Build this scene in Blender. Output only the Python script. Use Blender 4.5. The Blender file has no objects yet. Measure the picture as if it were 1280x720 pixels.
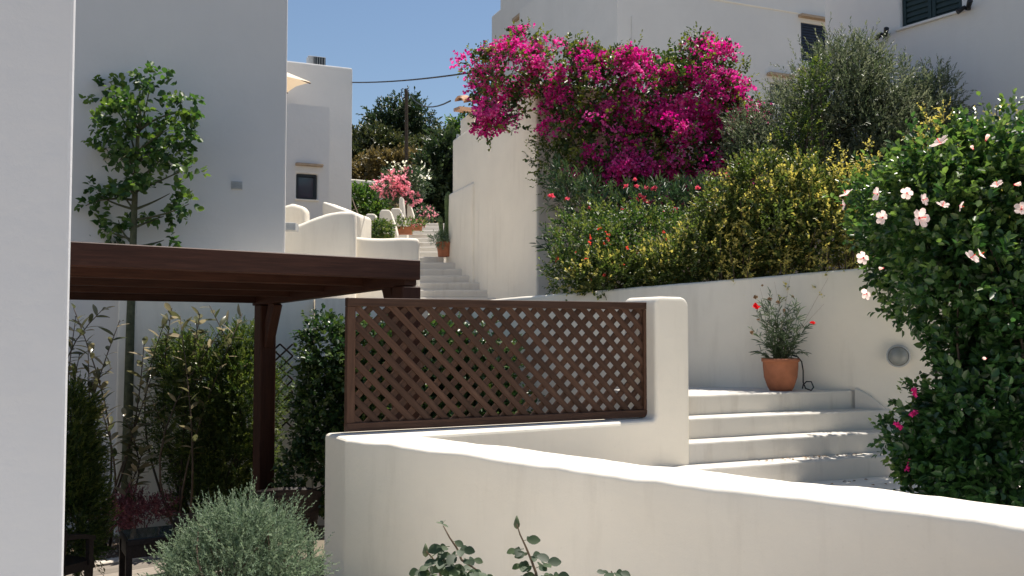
import bpy, bmesh, math, random
import numpy as np
from mathutils import Vector, noise as mnoise

# ------------------------------------------------------------------ camera, sky, sun, exposure
F = 1150.0                      # focal length in photo pixels (photo is 1280 x 720)
PITCH = math.atan(52.0 / F)
EYE = 2.30                      # eye height above the sunken terrace (the lane is 0.65 m higher); everything below is written relative to the eye and lifted at the end
SUN_AZ, SUN_EL = math.radians(45), math.radians(69)

sc = bpy.context.scene
col = sc.collection
cam_d = bpy.data.cameras.new('camera')
cam_d.sensor_width = 36.0
cam_d.lens = F * 36.0 / 1280.0
cam_d.clip_start = 0.05
cam_d.clip_end = 2000
cam = bpy.data.objects.new('camera', cam_d)
cam.rotation_euler = (math.pi / 2 + PITCH, 0, 0)
col.objects.link(cam)
sc.camera = cam

world = bpy.data.worlds.new('World')
sc.world = world
world.use_nodes = True
wn = world.node_tree.nodes
bg = wn['Background']
sky = wn.new('ShaderNodeTexSky')
sky.sky_type = 'NISHITA'
sky.sun_disc = False
sky.sun_elevation = SUN_EL
sky.sun_rotation = math.pi / 2 - SUN_AZ
sky.altitude = 50
sky.air_density = 1.15
sky.dust_density = 0.6
sky.ozone_density = 2.6
world.node_tree.links.new(sky.outputs[0], bg.inputs['Color'])
bg.inputs['Strength'].default_value = 0.083

sun_d = bpy.data.lights.new('sun', 'SUN')
sun_d.energy = 5.0
sun_d.angle = math.radians(0.53)
sun_d.color = (1.0, 0.93, 0.83)
sun = bpy.data.objects.new('sun', sun_d)
S = Vector((math.cos(SUN_EL) * math.cos(SUN_AZ), math.cos(SUN_EL) * math.sin(SUN_AZ), math.sin(SUN_EL)))
sun.rotation_euler = S.to_track_quat('Z', 'Y').to_euler()
sun.location = S * 40
col.objects.link(sun)

sc.view_settings.view_transform = 'Standard'
sc.view_settings.look = 'None'
sc.view_settings.gamma = 1.0
sc.view_settings.exposure = 0.4
sc.view_settings.use_curve_mapping = False
sc.render.engine = 'CYCLES'
sc.cycles.max_bounces = 10
sc.cycles.diffuse_bounces = 6
sc.cycles.transparent_max_bounces = 8
sc.cycles.sample_clamp_indirect = 6.0
sc.cycles.use_denoising = True

R = np.random.default_rng(7)
random.seed(7)


# ------------------------------------------------------------------ helpers
def P(px, py, D):
    """point seen at photo pixel (px, py) at depth D along +Y (relative to the eye)"""
    a = (px - 640.0) / F
    b = (360.0 - py) / F
    c, s = math.cos(PITCH), math.sin(PITCH)
    y = c - b * s
    z = s + b * c
    k = D / y
    return Vector((a * k, D, z * k))


def unit(v):
    v = np.asarray(v, float)
    return v / np.maximum(np.linalg.norm(v, axis=-1, keepdims=True), 1e-9)


def nz(x, y, z, s=1.0):
    return mnoise.noise(Vector((x * s, y * s, z * s)))


def tag(o, label=None, cat=None, group=None, kind=None):
    if label: o['label'] = label
    if cat: o['category'] = cat
    if group: o['group'] = group
    if kind: o['kind'] = kind
    return o


def thing(name, loc, label, cat, group=None, rz=0.0):
    o = bpy.data.objects.new(name, None)
    o.empty_display_size = 0.1
    o.location = loc
    o.rotation_euler = (0, 0, rz)
    col.objects.link(o)
    return tag(o, label, cat, group)


def world_loc(o):
    v = Vector((0, 0, 0))
    while o is not None:
        v = v + o.location
        o = o.parent
    return v


class MB:
    """collects vertices and faces; build() links them as ONE mesh object"""

    def __init__(self):
        self.v, self.f, self.n = [], [], 0

    def add(self, verts, faces):
        assert all(0 <= i < len(verts) for f in faces for i in f)
        self.v.extend([tuple(p) for p in verts])
        self.f.extend([tuple(i + self.n for i in f) for f in faces])
        self.n = len(self.v)
        return self

    def box(self, o, ux, uy, uz):
        o, ux, uy, uz = (Vector(t) for t in (o, ux, uy, uz))
        vs = [o, o + ux, o + ux + uy, o + uy, o + uz, o + ux + uz, o + ux + uy + uz, o + uy + uz]
        return self.add(vs, [(0, 3, 2, 1), (4, 5, 6, 7), (0, 1, 5, 4), (1, 2, 6, 5), (2, 3, 7, 6), (3, 0, 4, 7)])

    def cbox(self, c, ux, uy, uz):
        c, ux, uy, uz = (Vector(t) for t in (c, ux, uy, uz))
        return self.box(c - ux / 2 - uy / 2 - uz / 2, ux, uy, uz)

    def prism(self, poly, ext):
        n = len(poly)
        poly = [Vector(p) for p in poly]
        ext = Vector(ext)
        vs = poly + [p + ext for p in poly]
        fs = [tuple(range(n))[::-1], tuple(range(n, 2 * n))]
        for i in range(n):
            j = (i + 1) % n
            fs.append((i, j, j + n, i + n))
        return self.add(vs, fs)

    def loft(self, rings, caps=True, closed=True):
        k = len(rings[0])
        vs = [p for r in rings for p in r]
        fs = []
        for i in range(len(rings) - 1):
            for j in range(k if closed else k - 1):
                a, b = i * k + j, i * k + (j + 1) % k
                fs.append((a, b, b + k, a + k))
        if caps:
            fs.append(tuple(range(k))[::-1])
            fs.append(tuple(range((len(rings) - 1) * k, len(rings) * k)))
        return self.add(vs, fs)

    def tube(self, pts, rad, sides=6):
        pts = [Vector(p) for p in pts]
        if not hasattr(rad, '__len__'):
            rad = [rad] * len(pts)
        rings = []
        for i, p in enumerate(pts):
            d = (pts[min(i + 1, len(pts) - 1)] - pts[max(i - 1, 0)])
            d = d.normalized() if d.length > 1e-9 else Vector((0, 0, 1))
            a = d.orthogonal().normalized() if i == 0 else (a - d * a.dot(d)).normalized()
            b = d.cross(a)
            rings.append([p + (a * math.cos(t) + b * math.sin(t)) * rad[i]
                          for t in [2 * math.pi * q / sides for q in range(sides)]])
        return self.loft(rings)

    def lathe(self, c, prof, seg=24):
        c = Vector(c)
        rings = [[c + Vector((r * math.cos(t), r * math.sin(t), z)) for t in [2 * math.pi * q / seg for q in range(seg)]]
                 for r, z in prof]
        return self.loft(rings)

    def build(self, name, mat, parent=None, origin=None, smooth=False, bevel=0.0, seg=2, merge=False, kind=None):
        me = bpy.data.meshes.new(name)
        base = world_loc(parent) if parent else Vector(origin if origin is not None else (0, 0, 0))
        me.from_pydata([(p[0] - base.x, p[1] - base.y, p[2] - base.z) for p in self.v], [], self.f)
        if merge:
            bm = bmesh.new(); bm.from_mesh(me)
            bmesh.ops.remove_doubles(bm, verts=bm.verts, dist=0.0008)
            bmesh.ops.recalc_face_normals(bm, faces=bm.faces)
            bm.to_mesh(me); bm.free()
        else:
            me.update()
        if smooth:
            me.polygons.foreach_set('use_smooth', [True] * len(me.polygons))
        me.materials.append(mat)
        o = bpy.data.objects.new(name, me)
        col.objects.link(o)
        if parent:
            o.parent = parent
        else:
            o.location = base
        if bevel:
            m = o.modifiers.new('bevel', 'BEVEL')
            m.width = bevel; m.segments = seg; m.limit_method = 'ANGLE'; m.angle_limit = math.radians(40)
        if kind:
            o['kind'] = kind
        return o


def np_mesh(name, verts, quads, mat, parent, attr=None, kind='stuff', smooth=False):
    """fast mesh from numpy arrays; attr = per-face float 'tip'"""
    base = np.array(world_loc(parent)) if parent else np.zeros(3)
    me = bpy.data.meshes.new(name)
    nv, nf = len(verts), len(quads)
    me.vertices.add(nv)
    me.vertices.foreach_set('co', (verts - base).astype(np.float32).ravel())
    me.loops.add(nf * 4)
    me.loops.foreach_set('vertex_index', quads.astype(np.int32).ravel())
    me.polygons.add(nf)
    me.polygons.foreach_set('loop_start', np.arange(0, nf * 4, 4, dtype=np.int32))
    me.polygons.foreach_set('loop_total', np.full(nf, 4, dtype=np.int32))
    me.update(calc_edges=True)
    if attr is not None:
        at = me.attributes.new('tip', 'FLOAT', 'FACE')
        at.data.foreach_set('value', attr.astype(np.float32))
    if smooth:
        me.polygons.foreach_set('use_smooth', np.ones(nf, dtype=bool))
    me.validate()
    me.materials.append(mat)
    o = bpy.data.objects.new(name, me)
    col.objects.link(o)
    if parent: o.parent = parent
    if kind: o['kind'] = kind
    return o


def leaf_arrays(pos, axis, up, L, W, fold=0.18, droop=0.12):
    axis = unit(axis)
    side = unit(np.cross(axis, up))
    nrm = np.cross(side, axis)
    L = L[:, None]; W = W[:, None]
    b = pos
    r1 = pos + axis * L * .32 + side * W * .48 + nrm * W * fold
    r2 = pos + axis * L * .70 + side * W * .40 + nrm * (W * fold - L * droop * .4)
    t = pos + axis * L - nrm * L * droop
    l2 = pos + axis * L * .70 - side * W * .40 + nrm * (W * fold - L * droop * .4)
    l1 = pos + axis * L * .32 - side * W * .48 + nrm * W * fold
    n = len(pos)
    v = np.stack([b, r1, r2, t, l2, l1], axis=1).reshape(-1, 3)
    k = np.arange(n)[:, None] * 6
    q = np.concatenate([k + np.array([[0, 1, 2, 3]]), k + np.array([[0, 3, 4, 5]])], axis=1).reshape(-1, 4)
    return v, q


def E(px, py, rx, ry, D, rd=None):
    c = P(px, py, D)
    k = D / F
    return (np.array(c), np.array([rx * k, rd if rd else 0.5 * (rx + ry) * k, ry * k]))


def ell_twigs(ells, n, inner=0.5, up=0.35, jit=0.5, gap=0.0, gs=2.0, rng=R):
    """n twig roots and directions spread through the outer volume of a union of ellipsoids"""
    w = np.array([(r[0] * r[2]) ** 1.0 + (r[0] * r[1]) for c, r in ells]); w = w / w.sum()
    ps, ds = [], []
    got = 0
    while got < n:
        m = int((n - got) * 1.6) + 16
        idx = rng.choice(len(ells), m, p=w)
        C = np.array([ells[i][0] for i in idx]); Rr = np.array([ells[i][1] for i in idx])
        d = unit(rng.normal(size=(m, 3)))
        rad = rng.uniform(inner ** 3, 1.0, m) ** (1 / 3)
        rad *= 1 + 0.10 * rng.normal(size=m)
        p = C + d * Rr * rad[:, None]
        nm = unit(d / Rr)
        keep = np.ones(m, bool)
        for c, r in ells:
            q = np.linalg.norm((p - c) / r, axis=1)
            keep &= q > inner * 0.8
        if gap > 0:
            g = np.array([nz(*pp, gs) for pp in p])
            keep &= g > (-0.55 + gap)
        p, nm = p[keep], nm[keep]
        dd = unit(nm + np.array([0, 0, up]) + jit * rng.normal(size=p.shape))
        ps.append(p); ds.append(dd); got += len(p)
    return np.concatenate(ps)[:n], np.concatenate(ds)[:n]


def twig_leaves(p, d, tl, k, L, W, spread=0.9, upb=0.8, rng=R, lv=0.3, back=0.0):
    """k leaves along each twig -> pos, axis, up, L, W, tip(0..1)"""
    n = len(p)
    t = (np.arange(k) + 0.5) / k
    T = np.tile(t, n) + rng.uniform(-.4 / k, .4 / k, n * k)
    PP = np.repeat(p, k, 0); DD = np.repeat(d, k, 0)
    TL = np.repeat(tl * rng.uniform(.6, 1.3, n), k)
    rnd = rng.normal(size=(n * k, 3))
    rad = unit(rnd - (rnd * DD).sum(1, keepdims=True) * DD)
    pos = PP + DD * ((T - back) * TL)[:, None]
    a = spread * (1 - .45 * T)
    axis = unit(DD * np.cos(a)[:, None] + rad * np.sin(a)[:, None])
    up = unit(np.array([0, 0, upb]) + 0.6 * rng.normal(size=(n * k, 3)) + 0.3 * DD)
    s = rng.uniform(1 - lv, 1 + lv, n * k) * (1 - .25 * T)
    return pos, axis, up, L * s, W * s, T


def foliage(name, ells, n, tl, k, L, W, mat, parent, inner=.5, up=.35, jit=.5, gap=0., gs=2., spread=.9, upb=.8, young=None, fold=.18, droop=.12, rng=R, kind='stuff'):
    p, d = ell_twigs(ells, n, inner, up, jit, gap, gs, rng)
    pos, ax, u, l, w, T = twig_leaves(p, d, tl, k, L, W, spread, upb, rng)
    v, q = leaf_arrays(pos, ax, u, l, w, fold, droop)
    gate = np.repeat(rng.uniform(0, 1, n), k) if young is None else np.repeat(young(p, rng), k)
    tip = np.clip(T * .6 + gate - .55, 0, 1)
    o = np_mesh(name, v, q, mat, parent, np.repeat(tip, 2), kind)
    return o, p, d


# ------------------------------------------------------------------ materials
MATS = {}


def new_mat(name):
    m = bpy.data.materials.new(name)
    m.use_nodes = True
    nt = m.node_tree
    return m, nt, nt.nodes, nt.links, nt.nodes['Principled BSDF']


def tex_noise(nt, scale, detail=4, rough=.55, vec=None, stretch=None):
    N, Lk = nt.nodes, nt.links
    t = N.new('ShaderNodeTexNoise')
    t.inputs['Scale'].default_value = scale
    t.inputs['Detail'].default_value = detail
    t.inputs['Roughness'].default_value = rough
    tc = N.new('ShaderNodeTexCoord')
    src = tc.outputs['Object']
    if stretch:
        mp = N.new('ShaderNodeMapping')
        mp.inputs['Scale'].default_value = stretch
        Lk.new(src, mp.inputs['Vector']); src = mp.outputs[0]
    Lk.new(src, t.inputs['Vector'])
    return t


def ramp(nt, fac, stops):
    r = nt.nodes.new('ShaderNodeValToRGB')
    e = r.color_ramp.elements
    e[0].position, e[0].color = stops[0][0], (*stops[0][1], 1)
    e[1].position, e[1].color = stops[-1][0], (*stops[-1][1], 1)
    for p, c in stops[1:-1]:
        x = e.new(p); x.color = (*c, 1)
    nt.links.new(fac, r.inputs[0])
    return r


def mixc(nt, fac, a, b, mode='MIX'):
    m = nt.nodes.new('ShaderNodeMix')
    m.data_type = 'RGBA'; m.blend_type = mode
    for sock, val in ((m.inputs[0], fac), (m.inputs[6], a), (m.inputs[7], b)):
        if hasattr(val, 'is_linked'):
            nt.links.new(val, sock)
        elif isinstance(val, (int, float)):
            sock.default_value = val
        else:
            sock.default_value = (*val, 1)
    return m.outputs[2]


def bump(nt, bsdf, h, strength, dist=0.01, prev=None):
    b = nt.nodes.new('ShaderNodeBump')
    b.inputs['Strength'].default_value = strength
    b.inputs['Distance'].default_value = dist
    nt.links.new(h, b.inputs['Height'])
    if prev: nt.links.new(prev.outputs[0], b.inputs['Normal'])
    nt.links.new(b.outputs[0], bsdf.inputs['Normal'])
    return b


def m_plaster(name, c=(.80, .785, .75), stain=.5, dirt=(.52, .49, .44), scale=1.0, crack=0.):
    m, nt, N, Lk, B = new_mat(name)
    a = tex_noise(nt, 1.3 * scale, 5, .6)
    r = ramp(nt, a.outputs['Fac'], [(.3, tuple(x * .93 for x in c)), (.65, c)])
    s = tex_noise(nt, 2.2, 5, .65, stretch=(1.9, 1.9, .30))
    sr = ramp(nt, s.outputs['Fac'], [(.54, (0, 0, 0)), (.80, (1, 1, 1))])
    f = N.new('ShaderNodeMath'); f.operation = 'MULTIPLY'; f.inputs[1].default_value = stain
    Lk.new(sr.outputs[0], f.inputs[0])
    c1 = mixc(nt, f.outputs[0], r.outputs[0], dirt)
    sp = tex_noise(nt, 38, 2, .5)
    spr = ramp(nt, sp.outputs['Fac'], [(.70, (0, 0, 0)), (.80, (1, 1, 1))])
    f2 = N.new('ShaderNodeMath'); f2.operation = 'MULTIPLY'; f2.inputs[1].default_value = stain * .35
    Lk.new(spr.outputs[0], f2.inputs[0])
    cfin = mixc(nt, f2.outputs[0], c1, dirt)
    if crack:
        tcn = N.new('ShaderNodeTexCoord')
        wob = tex_noise(nt, 5, 4, .6)
        ad = N.new('ShaderNodeVectorMath'); ad.operation = 'MULTIPLY_ADD'
        ad.inputs[1].default_value = (.22, .22, .22)
        Lk.new(wob.outputs['Color'], ad.inputs[0]); Lk.new(tcn.outputs['Object'], ad.inputs[2])
        vo = N.new('ShaderNodeTexVoronoi'); vo.feature = 'DISTANCE_TO_EDGE'; vo.inputs['Scale'].default_value = 1.5
        Lk.new(ad.outputs[0], vo.inputs['Vector'])
        cr = ramp(nt, vo.outputs['Distance'], [(.0015, (1, 1, 1)), (.006, (0, 0, 0))])
        mk = tex_noise(nt, 1.1, 3, .5)
        mkr = ramp(nt, mk.outputs['Fac'], [(.52, (0, 0, 0)), (.62, (crack, crack, crack))])
        f3 = N.new('ShaderNodeMath'); f3.operation = 'MULTIPLY'
        Lk.new(cr.outputs[0], f3.inputs[0]); Lk.new(mkr.outputs[0], f3.inputs[1])
        cfin = mixc(nt, f3.outputs[0], cfin, (.30, .27, .23))
    Lk.new(cfin, B.inputs['Base Color'])
    B.inputs['Roughness'].default_value = .88
    B.inputs['Specular IOR Level'].default_value = .25
    h = tex_noise(nt, 9, 6, .6)
    b1 = bump(nt, B, h.outputs['Fac'], .20, .02)
    tw = tex_noise(nt, 3.2, 3, .5, stretch=(1.0, 1.0, 2.6))
    b1 = bump(nt, B, tw.outputs['Fac'], .06, .05, b1)
    h2 = tex_noise(nt, 120, 3, .6)
    bump(nt, B, h2.outputs['Fac'], .18, .003, b1)
    return m


def m_wood(name, c1, c2, rough=.55, wear=.3, pale=(.22, .14, .10)):
    m, nt, N, Lk, B = new_mat(name)
    a = tex_noise(nt, 3.0, 6, .65, stretch=(1.2, 22, 22))
    r = ramp(nt, a.outputs['Fac'], [(.28, c1), (.72, c2)])
    w = tex_noise(nt, 6, 4, .6, stretch=(.8, 5, 5))
    wr = ramp(nt, w.outputs['Fac'], [(.58, (0, 0, 0)), (.82, (1, 1, 1))])
    f = N.new('ShaderNodeMath'); f.operation = 'MULTIPLY'; f.inputs[1].default_value = wear
    Lk.new(wr.outputs[0], f.inputs[0])
    oi = N.new('ShaderNodeObjectInfo')
    hs = N.new('ShaderNodeHueSaturation')
    mr = N.new('ShaderNodeMapRange')
    mr.inputs['To Min'].default_value = .72; mr.inputs['To Max'].default_value = 1.3
    Lk.new(oi.outputs['Random'], mr.inputs['Value'])
    Lk.new(mr.outputs[0], hs.inputs['Value'])
    Lk.new(mixc(nt, f.outputs[0], r.outputs[0], pale), hs.inputs['Color'])
    Lk.new(hs.outputs[0], B.inputs['Base Color'])
    B.inputs['Roughness'].default_value = rough
    B.inputs['Specular IOR Level'].default_value = .22
    bump(nt, B, a.outputs['Fac'], .3, .004)
    return m


def m_flat(name, c, rough=.6, metal=0., var=.12, scale=14, spec=.4, bmp=.1):
    m, nt, N, Lk, B = new_mat(name)
    a = tex_noise(nt, scale, 5, .6)
    r = ramp(nt, a.outputs['Fac'], [(.3, tuple(x * (1 - var) for x in c)), (.7, tuple(min(1, x * (1 + var)) for x in c))])
    Lk.new(r.outputs[0], B.inputs['Base Color'])
    B.inputs['Roughness'].default_value = rough
    B.inputs['Metallic'].default_value = metal
    B.inputs['Specular IOR Level'].default_value = spec
    if bmp:
        bump(nt, B, a.outputs['Fac'], bmp, .005)
    return m


def m_leaf(name, dark, mid, young=None, trans=.32, tcol=None, rough=.42, spec=.45):
    """leaf: colour varies leaf by leaf (islands) and towards young shoots (attribute tip)"""
    m, nt, N, Lk, B = new_mat(name)
    g = N.new('ShaderNodeNewGeometry')
    r = ramp(nt, g.outputs['Random Per Island'], [(0., dark), (.55, mid), (1., tuple(min(1, x * 1.35) for x in mid))])
    c = r.outputs[0]
    if young is not None:
        at = N.new('ShaderNodeAttribute'); at.attribute_name = 'tip'
        rr = ramp(nt, at.outputs['Fac'], [(.25, (0, 0, 0)), (.6, (1, 1, 1))])
        c = mixc(nt, rr.outputs[0], c, young)
    Lk.new(c, B.inputs['Base Color'])
    B.inputs['Roughness'].default_value = rough
    B.inputs['Specular IOR Level'].default_value = spec
    tr = N.new('ShaderNodeBsdfTranslucent')
    hs = N.new('ShaderNodeHueSaturation')
    hs.inputs['Saturation'].default_value = 1.15
    hs.inputs['Value'].default_value = 1.9
    if tcol:
        Lk.new(mixc(nt, .5, c, tcol), hs.inputs['Color'])
    else:
        Lk.new(c, hs.inputs['Color'])
    Lk.new(hs.outputs[0], tr.inputs['Color'])
    mx = N.new('ShaderNodeMixShader'); mx.inputs[0].default_value = trans
    out = [n for n in N if n.type == 'OUTPUT_MATERIAL'][0]
    Lk.new(B.outputs[0], mx.inputs[1]); Lk.new(tr.outputs[0], mx.inputs[2]); Lk.new(mx.outputs[0], out.inputs['Surface'])
    return m


def m_glass_dark(name, c=(.03, .04, .05)):
    m, nt, N, Lk, B = new_mat(name)
    B.inputs['Base Color'].default_value = (*c, 1)
    B.inputs['Roughness'].default_value = .08
    B.inputs['Specular IOR Level'].default_value = .6
    return m


PL = m_plaster('whitewash', (.88, .82, .71), .36, (.56, .50, .41))
PL_far = m_plaster('whitewash_house', (.72, .71, .69), .16, (.58, .56, .53), .5)
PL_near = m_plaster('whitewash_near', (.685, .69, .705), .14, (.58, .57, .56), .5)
PL_step = m_plaster('whitewash_step', (.66, .63, .575), .5, (.36, .32, .27))
PAVE = m_plaster('pale_paving', (.86, .81, .73), .5, (.42, .37, .31))
WOOD = m_wood('stained_wood', (.030, .012, .008), (.074, .029, .018), .55, .22, (.14, .075, .05))
WOODL = m_wood('lattice_wood', (.043, .021, .013), (.095, .048, .030), .6, .32, (.17, .11, .08))
DECK = m_wood('deck_wood', (.20, .17, .14), (.34, .30, .26), .7, .3, (.42, .38, .34))
TRELLIS = m_wood('trellis_wood', (.030, .016, .012), (.06, .032, .022), .6, .1)
TERRA = m_flat('terracotta', (.34, .125, .062), .8, 0, .2, 9)
TILE = m_flat('clay_tile', (.50, .30, .19), .85, 0, .25, 6)
STONE = m_flat('stone_edge', (.62, .56, .48), .85, 0, .15, 12)
WICKER = m_flat('dark_wicker', (.030, .020, .016), .55, 0, .5, 60, .4, .6)
SHUT = m_flat('green_shutter', (.012, .030, .032), .5, 0, .15, 20)
SHUTB = m_flat('blue_shutter', (.010, .016, .034), .45, 0, .15, 20)
FRAME = m_flat('dark_frame', (.015, .022, .026), .4)
GLASS = m_glass_dark('window_glass', (.05, .07, .085))
LEDGE = m_flat('tan_ledge', (.42, .32, .23), .8)
METAL = m_flat('grey_metal', (.35, .36, .37), .4, .7)
GREYP = m_flat('grey_paint', (.45, .46, .46), .5)
BLACK = m_flat('black_rubber', (.012, .012, .012), .5)
LENS = m_flat('lamp_glass', (.26, .27, .255), .25, 0, .08, 8, .6)
BARK = m_flat('bark', (.10, .075, .055), .9, 0, .35, 18, .2, .5)
BARKG = m_flat('green_bark', (.10, .105, .06), .8, 0, .3, 18, .2, .4)
CANVAS = m_leaf('canvas', (.80, .72, .61), (.80, .72, .61), None, .22, None, .9, .1)
SOIL = m_flat('soil', (.16, .115, .08), .95, 0, .35, 7, .1, .6)
SOILR = m_flat('hill_soil', (.19, .145, .085), .95, 0, .4, .6, .1, .3)
PEB = m_leaf('pebbles', (.20, .16, .12), (.42, .35, .28), None, .0, None, .85, .2)

L_TREE = m_leaf('tree_leaf', (.022, .055, .014), (.055, .110, .030), (.13, .20, .045), .34)
L_MAG = m_leaf('broad_leaf', (.028, .042, .018), (.060, .072, .030), (.12, .10, .055), .22, None, .30, .6)
L_THUJA = m_leaf('conifer_leaf', (.020, .042, .012), (.058, .094, .024), (.15, .185, .045), .34)
L_IVY = m_leaf('hedge_leaf', (.012, .032, .012), (.032, .070, .022), (.085, .13, .035), .25, None, .35, .5)
L_GREY = m_leaf('grey_green_leaf', (.075, .115, .070), (.135, .190, .120), (.21, .27, .17), .22, None, .55, .3)
L_CARN = m_leaf('carnation_leaf', (.045, .070, .038), (.090, .125, .070), (.15, .18, .10), .25)
L_RED = m_leaf('red_leaf', (.10, .035, .045), (.20, .075, .085), (.28, .11, .12), .30)
L_ROSE = m_leaf('rose_leaf', (.030, .058, .034), (.050, .090, .050), None, .22, None, .35, .5)
L_HIB = m_leaf('hibiscus_leaf', (.015, .042, .012), (.040, .092, .026), (.14, .215, .055), .33, None, .30, .55)
L_YEL = m_leaf('variegated_leaf', (.040, .066, .018), (.095, .125, .034), (.55, .48, .15), .36)
L_LAN = m_leaf('lantana_leaf', (.026, .058, .016), (.062, .110, .028), (.17, .20, .055), .34)
L_OLIVE = m_leaf('olive_leaf', (.042, .060, .030), (.090, .116, .062), (.20, .22, .14), .27, None, .42, .45)
L_OLEA = m_leaf('oleander_leaf', (.018, .040, .020), (.040, .075, .035), (.09, .13, .05), .22, None, .4, .5)
L_BOUG = m_leaf('bougainvillea_leaf', (.020, .042, .014), (.050, .085, .022), (.17, .20, .04), .30)
BRACT = m_leaf('magenta_bract', (.32, .014, .14), (.57, .050, .265), (.76, .19, .45), .38, None, .6, .2)
PINK = m_leaf('pink_petal', (.58, .22, .28), (.74, .38, .43), None, .4, None, .6, .2)
ROSEP = m_leaf('rose_petal', (.48, .07, .12), (.66, .17, .22), None, .4, None, .6, .2)
CORAL = m_leaf('coral_petal', (.60, .10, .10), (.75, .18, .13), None, .4, None, .6, .2)
WHITEP = m_leaf('white_petal', (.72, .72, .55), (.85, .84, .70), None, .4, None, .6, .2)
HIBP = m_leaf('hibiscus_petal', (.80, .55, .51), (.84, .68, .63), None, .42, None, .55, .2)
HIBC = m_flat('hibiscus_eye', (.45, .020, .06), .6)
REDP = m_leaf('red_petal', (.55, .012, .02), (.72, .025, .03), None, .35, None, .6, .2)
MAGP = m_leaf('magenta_petal', (.45, .02, .16), (.65, .06, .28), None, .35, None, .6, .2)
DRY = m_leaf('dry_stalk', (.16, .10, .06), (.28, .19, .11), None, .2, None, .8, .1)
CACT = m_flat('cactus_skin', (.085, .13, .045), .6, 0, .25, 20)
L_HILL = m_leaf('hill_leaf', (.018, .030, .012), (.045, .060, .022), (.09, .095, .035), .22)
L_HILLB = m_leaf('dry_hill_leaf', (.075, .062, .026), (.15, .12, .05), (.22, .17, .07), .2)
L_PINE = m_leaf('tree_dark_leaf', (.014, .030, .014), (.034, .058, .024), (.06, .09, .035), .2)


def ground_mat(name, ca, cb_):
    m, nt, N, Lk, B = new_mat(name)
    a = tex_noise(nt, .8, 6, .6)
    r = ramp(nt, a.outputs['Fac'], [(.3, ca), (.7, cb_)])
    g = tex_noise(nt, 40, 3, .6)
    Lk.new(mixc(nt, .15, r.outputs[0], g.outputs['Color'], 'MULTIPLY'), B.inputs['Base Color'])
    B.inputs['Roughness'].default_value = .95
    bump(nt, B, g.outputs['Fac'], .4, .01)
    return m


GROUND = ground_mat('dry_ground', (.17, .145, .11), (.27, .23, .175))
LANE = ground_mat('pale_lane', (.66, .60, .52), (.78, .72, .63))


# ------------------------------------------------------------------ building blocks
def plaster_wall(name, a, b, t, z0, ztop, rr=.06, label=None, cat='wall', mat=None, amp=.008, parent=None, dz=.3, ds=.09, kind=None, off=(0, 0)):
    """whitewashed wall, near face along a->b (XY), thickness t to the left of a->b, hand-rounded top; ztop(s) in metres along"""
    a, b = Vector((a[0], a[1])), Vector((b[0], b[1]))
    Lw = (b - a).length
    u = (b - a) / Lw
    n = Vector((-u.y, u.x))
    ns = max(4, int(Lw / ds))
    ss = [0, rr * .15, rr * .5, rr] + [rr + (Lw - 2 * rr) * i / ns for i in range(1, ns)] + [Lw - rr, Lw - rr * .5, Lw - rr * .15, Lw]
    rings = []
    nh = max(2, int((ztop(Lw / 2) - z0) / dz))
    for s in ss:
        e = min(s, Lw - s)
        ins = rr * (1 - math.sqrt(max(0, 1 - (1 - min(1, e / rr)) ** 2)))
        zt = ztop(s) - ins
        lo, hi = ins, t - ins
        q = min(rr, (hi - lo) / 2 - .001)
        prof = [(lo, z0 + (zt - q - z0) * i / nh) for i in range(nh + 1)]
        for k in range(1, 5):
            w = math.pi / 2 * k / 4
            prof.append((lo + q - q * math.cos(w), zt - q + q * math.sin(w)))
        prof.append(((lo + hi) / 2, zt + .004))
        for k in range(0, 5):
            w = math.pi / 2 * (1 - k / 4)
            prof.append((hi - q + q * math.cos(w), zt - q + q * math.sin(w)))
        prof.append((hi, z0))
        ring = []
        for d, z in prof:
            p = a + u * s + n * d
            w1 = amp * nz(p.x + 7, p.y, z, 1.7) + amp * .45 * nz(p.x, p.y + 3, z, 7.0)
            w2 = amp * 1.1 * nz(p.x, p.y, z + 5, 2.3) + amp * .5 * nz(p.x, p.y, z + 9, 9.0)
            sg = -1 if d < t / 2 else 1
            ring.append(Vector((p.x + n.x * w1 * sg, p.y + n.y * w1 * sg, z + (w2 if z > zt - q * 1.2 else 0))))
        rings.append(ring)
    mb = MB().loft(rings)
    o = mb.build(name, mat or PL, parent, origin=(a.x, a.y, z0), smooth=True, kind=kind)
    if label: tag(o, label, cat)
    return o


def holed(mb, o, u, W, z0, z1, holes, dep, n):
    """vertical wall face from o along u with rectangular holes (u0,u1,za,zb) and reveals going in along n"""
    us = sorted({0, W, *[h[0] for h in holes], *[h[1] for h in holes]})
    zs = sorted({z0, z1, *[h[2] for h in holes], *[h[3] for h in holes]})
    pt = lambda a, z, d=0: Vector((o[0] + u[0] * a + n[0] * d, o[1] + u[1] * a + n[1] * d, z))
    for i in range(len(us) - 1):
        for j in range(len(zs) - 1):
            cu, cz = (us[i] + us[i + 1]) / 2, (zs[j] + zs[j + 1]) / 2
            if any(h[0] < cu < h[1] and h[2] < cz < h[3] for h in holes):
                continue
            mb.add([pt(us[i], zs[j]), pt(us[i + 1], zs[j]), pt(us[i + 1], zs[j + 1]), pt(us[i], zs[j + 1])], [(0, 1, 2, 3)])
    for a, b, c, d in holes:
        for (x0, y0), (x1, y1) in (((a, c), (b, c)), ((b, c), (b, d)), ((b, d), (a, d)), ((a, d), (a, c))):
            mb.add([pt(x0, y0), pt(x1, y1), pt(x1, y1, dep), pt(x0, y0, dep)], [(0, 1, 2, 3)])


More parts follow.
